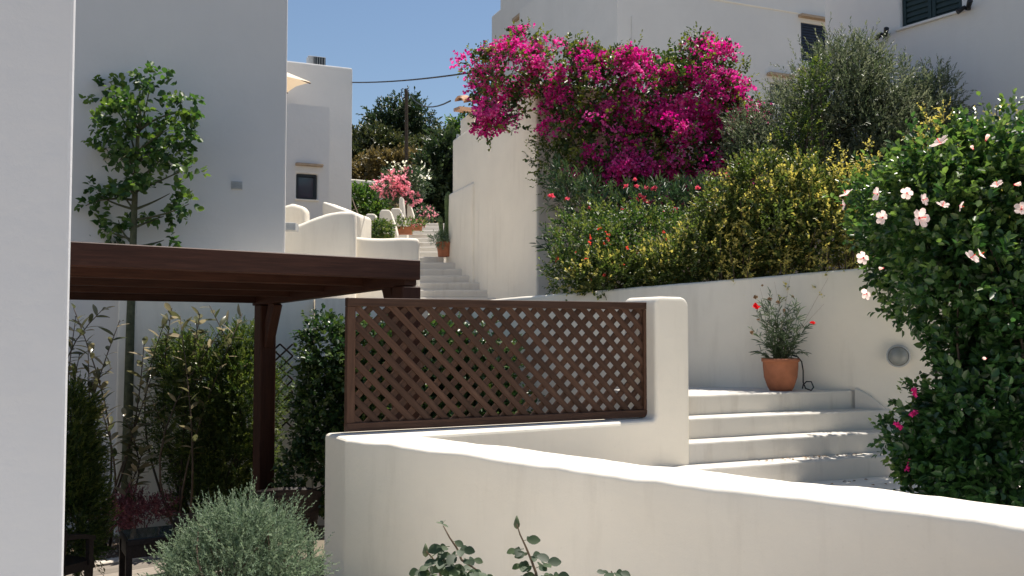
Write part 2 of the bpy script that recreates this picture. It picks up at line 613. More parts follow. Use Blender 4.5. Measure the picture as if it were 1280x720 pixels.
def house(name, corners, z0, z1, label, holes=None, mat=None, bevel=.035, cat='house', parapet=.25):
    """corners run along the visible faces; holes = {face index: [(u0,u1,z0,z1)]}"""
    cs = [Vector((c[0], c[1])) for c in corners]
    cen = sum(cs, Vector((0, 0))) / len(cs)
    t = thing(name, (cen.x, cen.y, z0), label, cat)
    mb = MB()
    for i in range(len(cs)):
        a, b = cs[i], cs[(i + 1) % len(cs)]
        L = (b - a).length
        u = (b - a) / L
        n = Vector((-u.y, u.x))
        if n.dot(cen - a) < 0: n = -n
        holed(mb, a, u, L, z0, z1, (holes or {}).get(i, []), .16, n)
    # parapet: ring on the top and an inner lip
    ins = [c + (cen - c).normalized() * .3 for c in cs]
    k = len(cs)
    vs = [(c.x, c.y, z1) for c in cs] + [(c.x, c.y, z1) for c in ins] + [(c.x, c.y, z1 - parapet) for c in ins]
    fs = []
    for i in range(k):
        j = (i + 1) % k
        fs += [(i, j, j + k, i + k), (i + k, j + k, j + 2 * k, i + 2 * k)]
    mb.add(vs, fs)
    mb.build('wall', mat or PL_far, t, merge=True, bevel=bevel, seg=2)
    MB().add([(c.x, c.y, z1 - parapet + .003) for c in ins], [tuple(range(k))]).build('roof', mat or PL_far, t)
    return t


def frame_of(o, u, n):
    return lambda a, z, d=0.: Vector((o[0] + u[0] * a + n[0] * d, o[1] + u[1] * a + n[1] * d, z))


# ------------------------------------------------------------------ the setting: ground and terraces
GZ = -EYE
LZ = -1.65        # the lane the camera stands on
mb = MB()
N_ = 40
rows = []
MB().add([(-400, -300, GZ), (400, -300, GZ), (400, 600, GZ), (-400, 600, GZ)], [(0, 1, 2, 3)]).build('ground', GROUND, kind='structure')
MB().prism([(-9, -7, GZ - .05), (.35, -7, GZ - .05), (.75, 4.6, GZ - .05), (-.85, 6.0, GZ - .05), (-1.25, 6.05, GZ - .05), (-1.9, 5.5, GZ - .05), (-2.6, 4.4, GZ - .05), (-9, 3.0, GZ - .05)], (0, 0, LZ - GZ + .05)).build('lane', LANE, kind='structure')
MB().prism([(.35, -7, GZ - .05), (11, -7, GZ - .05), (11, 1.4, GZ - .05), (4.5, 1.4, GZ - .05), (.75, 4.6, GZ - .05)], (0, 0, LZ - GZ + .045)).build('unseen_verge', SOIL, kind='structure')  # unseen dark soil, added to weaken bounce on the front wall's right end
MB().prism([(-2.33, 10.9, GZ - .05), (-1.16, 10.9, GZ - .05), (-1.35, 13.6, GZ - .05), (-2.9, 13.4, GZ - .05)], (0, 0, .42 - GZ)).build('bounce_terrace', PAVE, kind='structure')  # raised pale platform added to bounce sunlight onto the curved garden wall
# raised landing at the foot of the steps
MB().prism([(.35, 5.25, GZ - .05), (4.4, 1.7, GZ - .05), (8.5, 5.0, GZ - .05), (5.2, 8.2, GZ - .05), (3.2, 9.2, GZ - .05), (1.0, 8.3, GZ - .05), (1.2, 7.4, GZ - .05)], (0, 0, -1.25 - GZ + .05)).build('paving', PAVE, kind='structure')


def hill_z(x, y):
    base = .25
    if y > 13: base += .09 * min(y - 13, 13)
    if y > 26: base += .30 * (min(y, 62) - 26) + .02 * max(0, y - 62)
    return base + (.5 * nz(x, y, 0, .12) if y > 26 else 0)


# upper planting terrace and hill behind the walls as one sheet with sides
gx = np.linspace(-60, 60, 61)
gy = np.concatenate([np.linspace(14.2, 26, 9), np.linspace(28, 64, 19), np.linspace(70, 200, 8)])
V = np.array([[x, y, hill_z(x, y) - (0 if y > 24 else .6)] for y in gy for x in gx])
Q = []
for j in range(len(gy) - 1):
    for i in range(60):
        k = j * 61 + i
        Q.append([k, k + 1, k + 62, k + 61])
o = np_mesh('hillside', V, np.array(Q), SOILR, None, None, 'structure', True)
MB().prism([(-.2, 10.4, GZ), (1.9, 9.46, GZ), (8.5, 6.7, GZ), (14, 12, GZ), (14, 30, GZ), (2, 30, GZ), (.45, 13.2, GZ)], (0, 0, .22 - GZ)).build('planting_terrace', SOIL, kind='structure')

# ------------------------------------------------------------------ near house wall on the left
c0 = Vector((-1.447, 3.0)); fd = Vector((-.905, -.425)); bd = Vector((-.4305, .9026))
house('white_house', [c0 + fd * 3.2, c0, c0 + bd * .7, c0 + bd * .7 + fd * 3.2], GZ, 3.4,
      'near white rendered house corner beside the pergola, rising past the top', mat=PL_near, bevel=.012)

# ------------------------------------------------------------------ big white house behind the small tree
g = Vector((.92, .39)); gp = Vector((-.39, .92))
c1 = Vector((P(357, 300, 11.5).x, 11.5))
big = house('white_house', [c1 - g * 6.0, c1, c1 + gp * 3.0, c1 + gp * 3.0 - g * 6.0], GZ, 5.2,
            'tall blank white house wall behind the slender young tree')
pv = P(296, 232, 0 + 11.5 + .424 * (-.299 * 11.2 - c1.x))
n2 = -gp
vent = MB()
vc = Vector((pv.x, pv.y, pv.z)) + Vector((n2.x, n2.y, 0)) * .02
U3, Z3, N3 = Vector((g.x, g.y, 0)), Vector((0, 0, 1)), Vector((n2.x, n2.y, 0))
vo = vent.cbox(vc, U3 * .13, N3 * .03, Z3 * .10).build('vent_frame', GREYP, big, bevel=.004)
for k in range(5):
    MB().cbox(vc + N3 * .018 + Z3 * (-.036 + .018 * k), U3 * .11, N3 * .012, Z3 * .008).build('vent_slat', METAL, vo)
# low annex wall at its foot (seen under the pergola)
ca = Vector((P(394, 300, 11.2).x, 11.2))
house('garden_wall', [ca - g * 2.2, ca, ca + gp * .5, ca + gp * .5 - g * 2.2], GZ, .62, 'low white wall beside the big house, behind the climbing trellis', cat='wall', parapet=.02, mat=PL)

# ------------------------------------------------------------------ front wall, lattice wall, back wall
fa, fb = (-1.08, 5.92), (4.2, 1.14)
plaster_wall('garden_wall', fa, fb, .43, GZ - .02, lambda s: -.70 + .006 * math.sin(s * 2.1), .026,
             'long white garden wall with bright sunlit top in front of the rose bushes', amp=.011, ds=.06, dz=.12)

d26 = Vector((.899, .438)); n26 = Vector((-.438, .899))
sill_ref = Vector((-1.30, 6.72 - 1.30 * .487))
sill0 = Vector((-1.07, 5.955)); sill1 = Vector((1.43, 7.417))
SLEN = (sill1 - sill0).length
d30 = (sill1 - sill0) / SLEN; n30 = Vector((-d30.y, d30.x))
# stepped wall: low sill and raised rounded pillar
S1, S2 = SLEN - .345, SLEN


def outline(s0=0.):
    pts = [(0, GZ), (S2, GZ)]
    r = .085
    for k in range(7):
        w = math.pi / 2 * k / 6
        pts.append((S2 - r + r * math.cos(w), .262 - r + r * math.sin(w)))
    for k in range(7):
        w = math.pi / 2 * (1 + k / 6)
        pts.append((S1 + .06 + .06 * math.cos(w), .262 - .06 + .06 * math.sin(w)))
    r2 = .05
    for k in range(6):
        w = -math.pi / 2 * k / 5
        pts.append((S1 - r2 + r2 * math.cos(w), -.704 + r2 + r2 * math.sin(w)))
    pts.append((0, -.704))
    return pts


ol = outline()
mb = MB()
mb.prism([Vector((sill0.x + d30.x * s, sill0.y + d30.y * s, z)) for s, z in ol], Vector((n30.x, n30.y, 0)) * .42)
lw = mb.build('garden_wall', PL, None, origin=(sill0.x, sill0.y, GZ), bevel=.03, seg=3)
tag(lw, 'white wall with low sill and rounded pillar carrying the wooden lattice', 'wall')

back_a, back_b = Vector((-.45, 10.234)), Vector((7.6, 6.853))
plaster_wall('retaining_wall', back_a, back_b, .24, GZ, lambda s: .315 + .066 * s, .03,
             'white retaining wall behind the potted plant, holding up the flower bed', amp=.007, ds=.08)

# ------------------------------------------------------------------ steps
so = Vector((1.568, 7.98)); su = Vector((.92, .39)); sv = Vector((-.39, .92))
stair = thing('staircase', (so.x + .6, so.y - .4, -1.25), 'four broad white plaster steps beside the terracotta pot', 'stairs')
for k in range(4):
    zt = -.569 - .17 * k
    v0 = -.228 * k
    v1 = .95 if k == 0 else v0 + .40
    ns = 40
    rings = []
    for i in range(ns + 1):
        s_l = -.26 if k == 0 else -.62 - .04 * k
        s = s_l + (1.86 + .222 * k - s_l) * i / ns
        w = .010 * nz(s * 1.0, k * 3.1, 0, 2.2) + .006 * nz(s, k * 5, 2, 9)
        h = .006 * nz(s, k * 7, 5, 3) + .003 * nz(s, k * 7, 5, 14)
        r = .014
        prof = [(v0 + w + .004, -1.30), (v0 + w, zt - .08 + h), (v0 + w, zt - r + h), (v0 + w + r * .3, zt - r * .3 + h), (v0 + w + r, zt + h), (v0 + .12, zt + h * .5), (v1, zt), (v1, -1.30)]
        rings.append([Vector((so.x + su.x * s + sv.x * a, so.y + su.y * s + sv.y * a, z)) for a, z in prof])
    MB().loft(rings).build('step', PL_step, stair, smooth=False)
# thin sloping skirting where the steps run into the retaining wall
wl0 = so + su * 1.80
wd = Vector((.9219, -.3872)); wno = Vector((-.3872, -.9219))
sk = [(-.02, -1.28)]
for i in range(15):
    x_ = i * .07
    sk.append((x_, max(-1.2, -.548 - .70 * x_ * min(1., .35 + x_ * 2.6))))
sk += [(1.0, -1.28)]
rings = [[Vector((wl0.x + wd.x * x_ + wno.x * d_, wl0.y + wd.y * x_ + wno.y * d_, z_)) for d_, z_ in ((-.10, -1.28), (.045, -1.28), (.045, zt_ - .012), (.036, zt_), (-.10, zt_ + .004))] for x_, zt_ in sk[1:-1]]
MB().loft(rings).build('skirting', PL_step, stair)

# ------------------------------------------------------------------ lattice panel
lat0 = sill_ref + n26 * .125
sL = (-1.136 + 1.30 + .438 * .125) / .899
Wp, Hp, zb = 2.475, .912, -.694
p0 = lat0 + d26 * sL
U3 = Vector((d26.x, d26.y, 0)); N3 = Vector((n26.x, n26.y, 0)); Z3 = Vector((0, 0, 1))
lat = thing('lattice_panel', (p0.x, p0.y, zb), 'brown wooden diamond lattice panel framed on top of the low white wall', 'lattice')
lat.rotation_euler = (0, 0, math.atan2(d26.y, d26.x))


def lat_part(name, L, W, T, cx, cz, cy, ang, par=None, mat=None, taper=True):
    """board with its own local x along the grain, placed in the panel's plane"""
    me = bpy.data.meshes.new(name)
    b = MB().cbox((0, 0, 0), (L, 0, 0), (0, T, 0), (0, 0, W))
    me.from_pydata(b.v, [], b.f)
    me.materials.append(mat or WOODL)
    o = bpy.data.objects.new(name, me)
    col.objects.link(o)
    o.parent = par or lat
    o.location = (cx, cy, cz)
    o.rotation_euler = (0, -ang, 0)
    m = o.modifiers.new('bevel', 'BEVEL'); m.width = .003; m.segments = 1
    return o


fw, ft = .058, .07
lat_part('rail', Wp, fw, ft, Wp / 2, Hp - fw / 2, 0, 0)
lat_part('rail', Wp, fw, ft, Wp / 2, fw / 2, 0, 0)
lat_part('stile', Hp - 2 * fw - .002, fw, ft - .006, fw / 2, Hp / 2, 0, math.pi / 2)
lat_part('stile', Hp - 2 * fw - .002, fw, ft - .006, Wp - fw / 2, Hp / 2, 0, math.pi / 2)
pitch = .1285
x0, x1, z0_, z1_ = fw - .02, Wp - fw + .02, fw - .02, Hp - fw + .02
for sgn in (-1, 1):
    c = -2.0
    i = 0
    # line: z = z0 + sgn*(x - c)
    off = np.arange(-1.2, Wp + 1.2, pitch)
    for c in off:
        c = c + (.03 if sgn < 0 else .055)
        # points where the line is inside the frame
        zs = lambda x: (z0_ + sgn * (x - c))
        xa, xb = c + sgn * 0, c + sgn * (z1_ - z0_)
        lo, hi = max(min(xa, xb), x0), min(max(xa, xb), x1)
        if hi - lo < .05:
            continue
        L = (hi - lo) * math.sqrt(2)
        xm = (lo + hi) / 2
        jit = random.uniform(-.004, .004)
        lat_part('slat', L, .047, .012, xm, zs(xm) + jit, (-.0068 if sgn < 0 else .0068), sgn * math.pi / 4 + random.uniform(-.006, .006))

# ------------------------------------------------------------------ pergola
pO = Vector((-.70, 7.0)); e1 = Vector((-.788, -.616)); e2 = Vector((-.616, .788))
perg = thing('pergola', (pO.x - 2.2, pO.y, GZ), 'dark brown wooden pergola with solid plank roof and braced posts', 'pergola')
perg_ang = math.atan2(-e1.y, -e1.x)


def board(name, a, t0, b, t1, za, zb_, w, h, parent=perg, mat=WOOD, bev=.006):
    """beam from pergola coords (a,t0,za) to (b,t1,zb_): centre-line, width w, height h, own local x along the grain"""
    A = Vector((pO.x + e1.x * a + e2.x * t0, pO.y + e1.y * a + e2.y * t0, za))
    B_ = Vector((pO.x + e1.x * b + e2.x * t1, pO.y + e1.y * b + e2.y * t1, zb_))
    return beam(name, A, B_, w, h, parent, mat, bev)


def beam(name, A, B_, w, h, parent, mat, bev=.006):
    d = B_ - A
    me = bpy.data.meshes.new(name)
    b = MB().cbox((0, 0, 0), (d.length, 0, 0), (0, w, 0), (0, 0, h))
    me.from_pydata(b.v, [], b.f); me.materials.append(mat)
    o = bpy.data.objects.new(name, me); col.objects.link(o)
    o.parent = parent
    o.location = (A + B_) / 2 - world_loc(parent)
    o.rotation_mode = 'QUATERNION'
    x = d.normalized()
    if abs(x.z) > .98:
        y = Vector((e1.x, e1.y, 0))
    else:
        y = Vector((0, 0, 1)).cross(x).normalized()
    y = (y - x * y.dot(x)).normalized()
    z = x.cross(y)
    from mathutils import Matrix
    o.rotation_quaternion = Matrix((x, y, z)).transposed().to_quaternion()
    if bev:
        m = o.modifiers.new('bevel', 'BEVEL'); m.width = bev; m.segments = 1
    return o


zr = lambda t: .53 - .034 * t          # roof top
PLEN, PDEP = 3.5, 2.98
for i in range(29):
    a = .01 + i * .1225 + .06
    board('roof_plank', a, .055, a, PDEP, zr(0) - .012, zr(PDEP) - .012, .118, .022)
board('fascia', -.004, .022, PLEN, .022, .4535, .4535, .045, .150)
for t in (.72, 1.42, 2.12):
    board('joist', .10, t, PLEN, t, zr(t) - .09, zr(t) - .09, .07, .125)
board('joist', .10, PDEP - .05, PLEN, PDEP - .05, zr(PDEP) - .095, zr(PDEP) - .095, .07, .135)
for a in (.055, 3.3):
    board('side_beam', a, .05, a, PDEP, .4175, .3225, .11, .165)
for a in (.045, 3.3):
    for t, s in ((.125, 1), (2.80, -1)):
        ztop = .336 - .032 * t
        board('post', a, t, a, t + .001, GZ, ztop, .165, .165, bev=.01)
        board('brace', a, t + s * .05, a, t + s * .25, ztop - .40, ztop + .02, .09, .13)
# deck of boards under it, stone border, gravel
deck = tag(MB().add([(0, 0, 0)], []).build('deck_base', DECK), None) if False else None
deck = thing('timber_deck', (pO.x - 2.4, pO.y - .6, GZ), 'weathered grey timber deck under the pergola and wicker chairs', 'deck')
for i in range(26):
    t = .02 + i * .16
    if t > 3.45: break
    board('deck_board', -.1, t, 4.2, t, GZ + .03, GZ + .03, .152, .035, deck, DECK, .004)
ed = thing('stone_edging', (pO.x - 2.6, pO.y + .3, GZ), 'pale stone edging strip between deck and gravel bed', 'edging')
for i in range(9):
    board('edging_stone', .0 + i * .47, 3.56, .462 + i * .47, 3.56, GZ + .035, GZ + .035, .15, .07, ed, STONE, .01)

# gravel bed of pebbles
n = 9000
aa = R.uniform(-.6, 4.3, n); tt = R.uniform(3.64, 6.2, n)
gp_ = np.stack([pO.x + e1.x * aa + e2.x * tt, pO.y + e1.y * aa + e2.y * tt, np.full(n, GZ + .004)], 1)
s = R.uniform(.008, .024, n)[:, None]
jit = lambda: unit(R.normal(size=(n, 3)))
ax = jit() * np.array([1, 1, .3]); sx = np.stack([-ax[:, 1], ax[:, 0], ax[:, 2] * 0], 1)
v = np.stack([gp_ + ax * s, gp_ + sx * s * .8, gp_ - ax * s, gp_ - sx * s * .8, gp_ + np.array([0, 0, 1]) * s * .7 + ax * s * .3, gp_ + np.array([0, 0, 1]) * s * .65 - ax * s * .3], 1).reshape(-1, 3)
k = np.arange(n)[:, None] * 6
q = np.concatenate([k + np.array([[0, 1, 5, 4]]), k + np.array([[1, 2, 5, 5]])[:, [0, 1, 2, 2]], k + np.array([[2, 3, 4, 5]]), k + np.array([[3, 0, 4, 4]])], 1).reshape(-1, 4)
good = np.array([len(set(r)) == 4 for r in q[:4]])
q = q[np.tile(good, n)] if False else q
tri = np.concatenate([k + np.array([[0, 1, 4]]), k + np.array([[1, 5, 4]]), k + np.array([[1, 2, 5]]), k + np.array([[2, 3, 5]]), k + np.array([[3, 4, 5]]), k + np.array([[3, 0, 4]])], 1).reshape(-1, 3)
me = bpy.data.meshes.new('gravel')
me.from_pydata(v.tolist(), [], tri.tolist()); me.materials.append(PEB)
o = bpy.data.objects.new('gravel', me); col.objects.link(o)
tag(o, 'loose brown gravel covering the bed behind the timber deck', 'gravel', kind='stuff')
MB().prism([(pO.x + e1.x * a + e2.x * t, pO.y + e1.y * a + e2.y * t, GZ + .001) for a, t in ((-1.4, 3.64), (5.2, 3.64), (5.2, 7.2), (-1.4, 7.2))], (0, 0, .005)).build('planting_bed', SOIL, kind='structure')


# ------------------------------------------------------------------ wicker chairs and table
def wicker_chair(loc, rz, label):
    t = thing('wicker_chair', loc, label, 'chair', 'dark wicker chairs under the pergola')

    def part(name, rings, bev=0):
        m = MB().loft(rings)
        m.v = [(x + loc[0], y + loc[1], z + loc[2]) for x, y, z in m.v]
        return m.build(name, WICKER, t, smooth=False)
    # curved back: arc swept from -75..75 degrees
    rings = []
    for i in range(15):
        a = math.radians(-78 + 156 * i / 14)
        top = .82 - .10 * (abs(i - 7) / 7) ** 2
        c, s_ = math.sin(a), -math.cos(a)
        rr0, rr1 = .265, .30
        lean = .05
        rings.append([Vector((c * rr0, s_ * rr0, .40)), Vector((c * rr1, s_ * rr1, .40)), Vector((c * (rr1 + lean), s_ * (rr1 + lean), top - .02)), Vector((c * (rr0 + lean + .015), s_ * (rr0 + lean + .015), top)), Vector((c * (rr0 + lean), s_ * (rr0 + lean), top - .02))])
    bk = part('backrest', rings)
    # woven bands on the back
    for j in range(9):
        z = .44 + j * .042
        lean = .05 * (z - .40) / .40
        m = MB().tube([Vector((loc[0] + math.sin(a) * (.302 + lean), loc[1] - math.cos(a) * (.302 + lean), loc[2] + z)) for a in [math.radians(-76 + 152 * i / 12) for i in range(13)]], .006, 4)
        m.build('weave', WICKER, bk)
    part('seat', [[Vector((x, -.27, z)) for x, z in ((-.26, .36), (.26, .36), (.26, .43), (-.26, .43))], [Vector((x, .24, z)) for x, z in ((-.27, .36), (.27, .36), (.27, .43), (-.27, .43))]])
    for sx in (-1, 1):
        for sy in (-.24, .21):
            part('leg', [[Vector((sx * .24 + dx, sy + dy, 0)) for dx, dy in ((-.018, -.018), (.018, -.018), (.018, .018), (-.018, .018))], [Vector((sx * .24 + dx, sy + dy, .37)) for dx, dy in ((-.024, -.024), (.024, -.024), (.024, .024), (-.024, .024))]])
        m = MB()
        part('armrest', [[Vector((sx * .27 - .03, y, z)), Vector((sx * .27 + .03, y, z)), Vector((sx * .27 + .03, y, z + .035)), Vector((sx * .27 - .03, y, z + .035))] for y, z in ((-.10, .64), (.10, .62), (.22, .585))])
        part('arm_support', [[Vector((sx * .27 + dx, .19 + dy, z)) for dx, dy in ((-.02, -.02), (.02, -.02), (.02, .02), (-.02, .02))] for z in (.40, .60)])
    t.rotation_euler = (0, 0, rz)
    return t


DZ = GZ + .05
wicker_chair((P(356, 600, 8.75).x, 8.75, DZ), math.radians(15), 'dark wicker chair beside the pergola post, its back above the grey bush')
wicker_chair((P(58, 600, 7.3).x, 7.3, DZ), math.radians(-25), 'dark wicker chair tucked against the near house corner')
wicker_chair((P(268, 600, 7.75).x, 7.75, DZ), math.radians(30), 'dark wicker chair between the low table and the grey bush')
tc = Vector((P(188, 660, 8.0).x, 8.0, DZ))
tab = thing('low_table', tc, 'low dark wicker table with a glass top near the red shrub', 'table', rz=0)
ta = math.radians(30)
ua = Vector((math.cos(ta), math.sin(ta), 0)); va = Vector((-math.sin(ta), math.cos(ta), 0))
MB().cbox(tc + Vector((0, 0, .475)), ua * .44, va * .44, (0, 0, .05)).build('top_frame', WICKER, tab, bevel=.008)
MB().cbox(tc + Vector((0, 0, .507)), ua * .41, va * .41, (0, 0, .010)).build('glass_top', GLASS, tab)
for a in (-1, 1):
    for b in (-1, 1):
        MB().cbox(tc + ua * .195 * a + va * .195 * b + Vector((0, 0, .225)), ua * .05, va * .05, (0, 0, .45)).build('leg', WICKER, tab, bevel=.004)
for b in (-1, 1):
    MB().cbox(tc + va * .20 * b + Vector((0, 0, .40)), ua * .338, va * .02, (0, 0, .098)).build('apron', WICKER, tab)
    MB().cbox(tc + ua * .20 * b + Vector((0, 0, .40)), va * .338, ua * .02, (0, 0, .098)).build('apron', WICKER, tab)

# ------------------------------------------------------------------ wall lamp, pot with carnations, hose
u_b = Vector((.9219, -.3872)); nb = Vector((-.3872, -.9219))       # along the retaining wall, and out of it


def back_pt(px, py):
    """point on the retaining wall's near face"""
    D = 9
    for _ in range(20):
        X = (px - 640) / F * D
        D = 10.234 - .42 * (X + .45)
    return P(px, py, D)


lp = back_pt(1123, 445)
lamp = thing('wall_lamp', lp, 'round grey bulkhead lamp on the white wall above the steps', 'lamp')


def disc(mb, c, nrm, prof, seg=28):
    nrm = Vector(nrm).normalized(); a = nrm.orthogonal().normalized(); b = nrm.cross(a)
    mb.loft([[Vector(c) + nrm * h + (a * math.cos(t) + b * math.sin(t)) * r for t in [2 * math.pi * q / seg for q in range(seg)]] for r, h in prof])
    return mb


nb3 = Vector((nb.x, nb.y, 0))
disc(MB(), lp, nb3, [(.105, -.01), (.105, .035), (.098, .042)]).build('base', GREYP, lamp, smooth=False)
disc(MB(), lp, nb3, [(.100, .040), (.102, .062), (.092, .068), (.086, .060)]).build('rim', GREYP, lamp, smooth=False)
disc(MB(), lp, nb3, [(.088, .05), (.084, .072), (.068, .094), (.040, .108), (.01, .112)]).build('glass_dome', LENS, lamp, smooth=True)


def pot(mbloc, r_top, r_bot, h, parent, mat=TERRA):
    prof = [(.01, .0), (r_bot * .92, 0), (r_bot, .012), (r_bot * 1.12, h * .12), (r_top * .90, h * .42), (r_top * .955, h * .75), (r_top * .955, h * .89), (r_top * 1.03, h * .90), (r_top * 1.03, h), (r_top * .94, h), (r_top * .92, h * .86), (.01, h * .86)]
    return MB().lathe(mbloc, prof, 36).build('pot', mat, parent, smooth=False, bevel=0)


pc = Vector((P(976, 487, 8.62).x, 8.62, -.568))
cp = thing('potted_carnation', pc, 'terracotta pot of straggly red carnations on the top step', 'potted plant')
po = pot(pc, .168, .108, .30, cp)
for p_ in po.data.polygons: p_.use_smooth = True
MB().lathe(pc + Vector((0, 0, .257)), [(.01, -.01), (.155, -.01), (.155, .004), (.01, .012)], 20).build('soil', SOIL, cp)
# stems and narrow leaves
stems = MB()
pos, axs, ups, Ls, Ws = [], [], [], [], []
top = pc + Vector((0, 0, .27))
tips = []
targets = [(952, 375), (945, 388), (962, 362), (975, 372), (985, 380), (996, 372), (1000, 395), (1013, 405), (938, 410), (945, 425), (968, 395), (990, 410), (980, 400), (1004, 425), (955, 405), (970, 385), (998, 385), (948, 440), (1008, 440), (983, 392), (960, 420), (992, 425), (975, 415), (966, 408), (958, 380), (988, 398), (972, 402), (964, 432), (996, 436)]
for tx, ty in targets:
    e = P(tx, ty, 8.62 + random.uniform(-.14, .10))
    b = top + Vector((random.uniform(-.09, .09), random.uniform(-.08, .08), 0))
    m = (b + e) / 2 + Vector((random.uniform(-.03, .03), random.uniform(-.03, .03), .04))
    pts = [b * (1 - t) ** 2 + m * 2 * t * (1 - t) + e * t * t for t in [i / 8 for i in range(9)]]
    stems.tube(pts, [.0035 - .0018 * i / 8 for i in range(9)], 4)
    tips.append((e, (pts[-1] - pts[-2]).normalized()))
    nl = 34
    for j in range(nl):
        t = random.random() ** .8 * .97
        i = min(7, int(t * 8)); q0 = pts[i].lerp(pts[i + 1], t * 8 - i)
        pos.append(q0); d = (pts[i + 1] - pts[i]).normalized()
        axs.append(d * .8 + Vector((random.gauss(0, .6), random.gauss(0, .6), random.gauss(0, .25))))
        ups.append(Vector((random.gauss(0, .5), random.gauss(0, .5), 1)))
        Ls.append(random.uniform(.05, .10)); Ws.append(random.uniform(.005, .010))
stems.build('stem', L_LAN, cp)
v, q = leaf_arrays(np.array(pos), np.array(axs), np.array(ups), np.array(Ls), np.array(Ws), .1, .25)
np_mesh('foliage', v, q, L_CARN, cp, np.repeat(R.uniform(0, .4, len(pos)), 2))
twg = MB()
for tx, ty in ((1035, 348), (988, 345), (968, 352), (1030, 380), (950, 360)):
    e = P(tx, ty, 8.6); b = top + Vector((random.uniform(-.05, .05), 0, .05))
    twg.tube([b, b.lerp(e, .5) + Vector((.01, 0, .02)), e], [.002, .0015, .0008], 3)
twg.build('dry_twig', DRY, cp)


def ruffle(parent, c, axis, r, mat, name='flower', n=26):
    p = np.repeat(np.array(c)[None], n, 0) + R.normal(size=(n, 3)) * r * .12
    a = unit(np.array(axis)[None] * .55 + R.normal(size=(n, 3)) * .7)
    v, q = leaf_arrays(p, a, unit(R.normal(size=(n, 3))), np.full(n, r) * R.uniform(.7, 1.1, n), np.full(n, r * .75), .2, .2)
    return np_mesh(name, v, q, mat, parent, np.zeros(n * 2), None)


for i, (tx, ty, mt, r) in enumerate(((945, 383, REDP, .034), (1016, 404, REDP, .026), (944, 372, DRY, .026), (962, 374, DRY, .024), (972, 378, DRY, .020), (953, 357, DRY, .014), (940, 416, DRY, .024), (980, 388, DRY, .018), (948, 400, DRY, .018), (991, 371, DRY, .016))):
    ruffle(cp, P(tx, ty, 8.52), (0, -.2, 1), r, mt, 'flower' if mt is REDP else 'dry_flower')
# stalks to the two red blooms
MB().tube([P(956, 405, 8.54), P(950, 395, 8.53), P(946, 386, 8.52)], .0025, 4).build('stem', L_LAN, cp)
MB().tube([P(996, 412, 8.56), P(1008, 408, 8.53), P(1015, 405, 8.52)], .0025, 4).build('stem', L_LAN, cp)
hp = [P(990, 444, 8.60), P(997, 446, 8.57), P(1002, 452, 8.57), P(1004, 463, 8.58), P(1004, 478, 8.59), P(1007, 485.5, 8.6), P(1014, 488, 8.56), P(1017, 484, 8.57), P(1014, 477, 8.6), P(1008, 477, 8.6), P(1004, 481, 8.6), P(1003, 486, 8.6)]
ho = MB().tube(hp, .0065, 6).build('irrigation_hose', BLACK, None, origin=pc, smooth=True)
tag(ho, 'thin black irrigation hose looping beside the terracotta pot', 'hose')

# ------------------------------------------------------------------ bougainvillea house with the far stairs beside it
hc = Vector((.345, 13.0)); hb = Vector((-1.115, 17.1))
hr = Vector((.946, .324))
bh = house('white_house', [hb, hc, hc + hr * 6.5, hb + hr * 6.5], .15, 3.55, 'low white house corner that the magenta bougainvillea spills over', parapet=.12, mat=PL)
# rear portion a little higher, thick base and tiled eave
hd = (hb - hc).normalized(); hn = Vector((-hd.y, hd.x))
if hn.x > 0: hn = -hn
rear_a = hc + hd * 2.6
eave = thing('tiled_eave', (hb.x, hb.y, 4.0), 'short clay tile eave behind the bougainvillea, end of the cable', 'roof')
ec = P(577, 130, 17.0)
for i in range(6):
    for row in range(2):
        c = ec + Vector((.16 * i - .05, .10 * i + row * .30, .05 + row * .10))
        d = Vector((-.25, -.9, -.28)).normalized(); sd = d.cross(Vector((0, 0, 1))).normalized(); upv = sd.cross(d)
        rings = []
        for L_, r_ in ((0, .085), (.42, .07)):
            ring = [c - d * L_ + sd * r_ * math.cos(a) + upv * r_ * math.sin(a) for a in [math.pi * k / 8 for k in range(9)]]
            ring += [c - d * L_ + sd * (r_ - .015) * math.cos(a) + upv * (r_ - .015) * math.sin(a) for a in [math.pi * k / 8 for k in range(8, -1, -1)]]
            rings.append(ring)
        MB().loft(rings).build('roof_tile', TILE, eave, smooth=False)
MB().cbox(ec + Vector((.42, .45, -.05)), (1.05, .55, 0), (-.15, .6, .10), (0, 0, .06)).build('eave_board', TILE, eave)
MB().cbox(Vector((ec.x + .55, ec.y + .75, 3.82)), Vector((hr.x, hr.y, 0)) * 1.0, Vector((hd.x, hd.y, 0)) * .9, (0, 0, .62)).build('gable_wall', PL, eave)
# base of the corner and drain pipe on the left edge of the house
plaster_wall('base_plinth', hb + hd * .25 + hn * .06, hb - hd * 1.4 + hn * .05, .2, .2, lambda s: 2.55 - .0 * s, .06, parent=bh, amp=.006)
MB().tube([P(572.5, 168, 17.05), P(571, 200, 17.05), P(570, 232, 17.05)], .03, 8).build('drain_pipe', GREYP, bh)

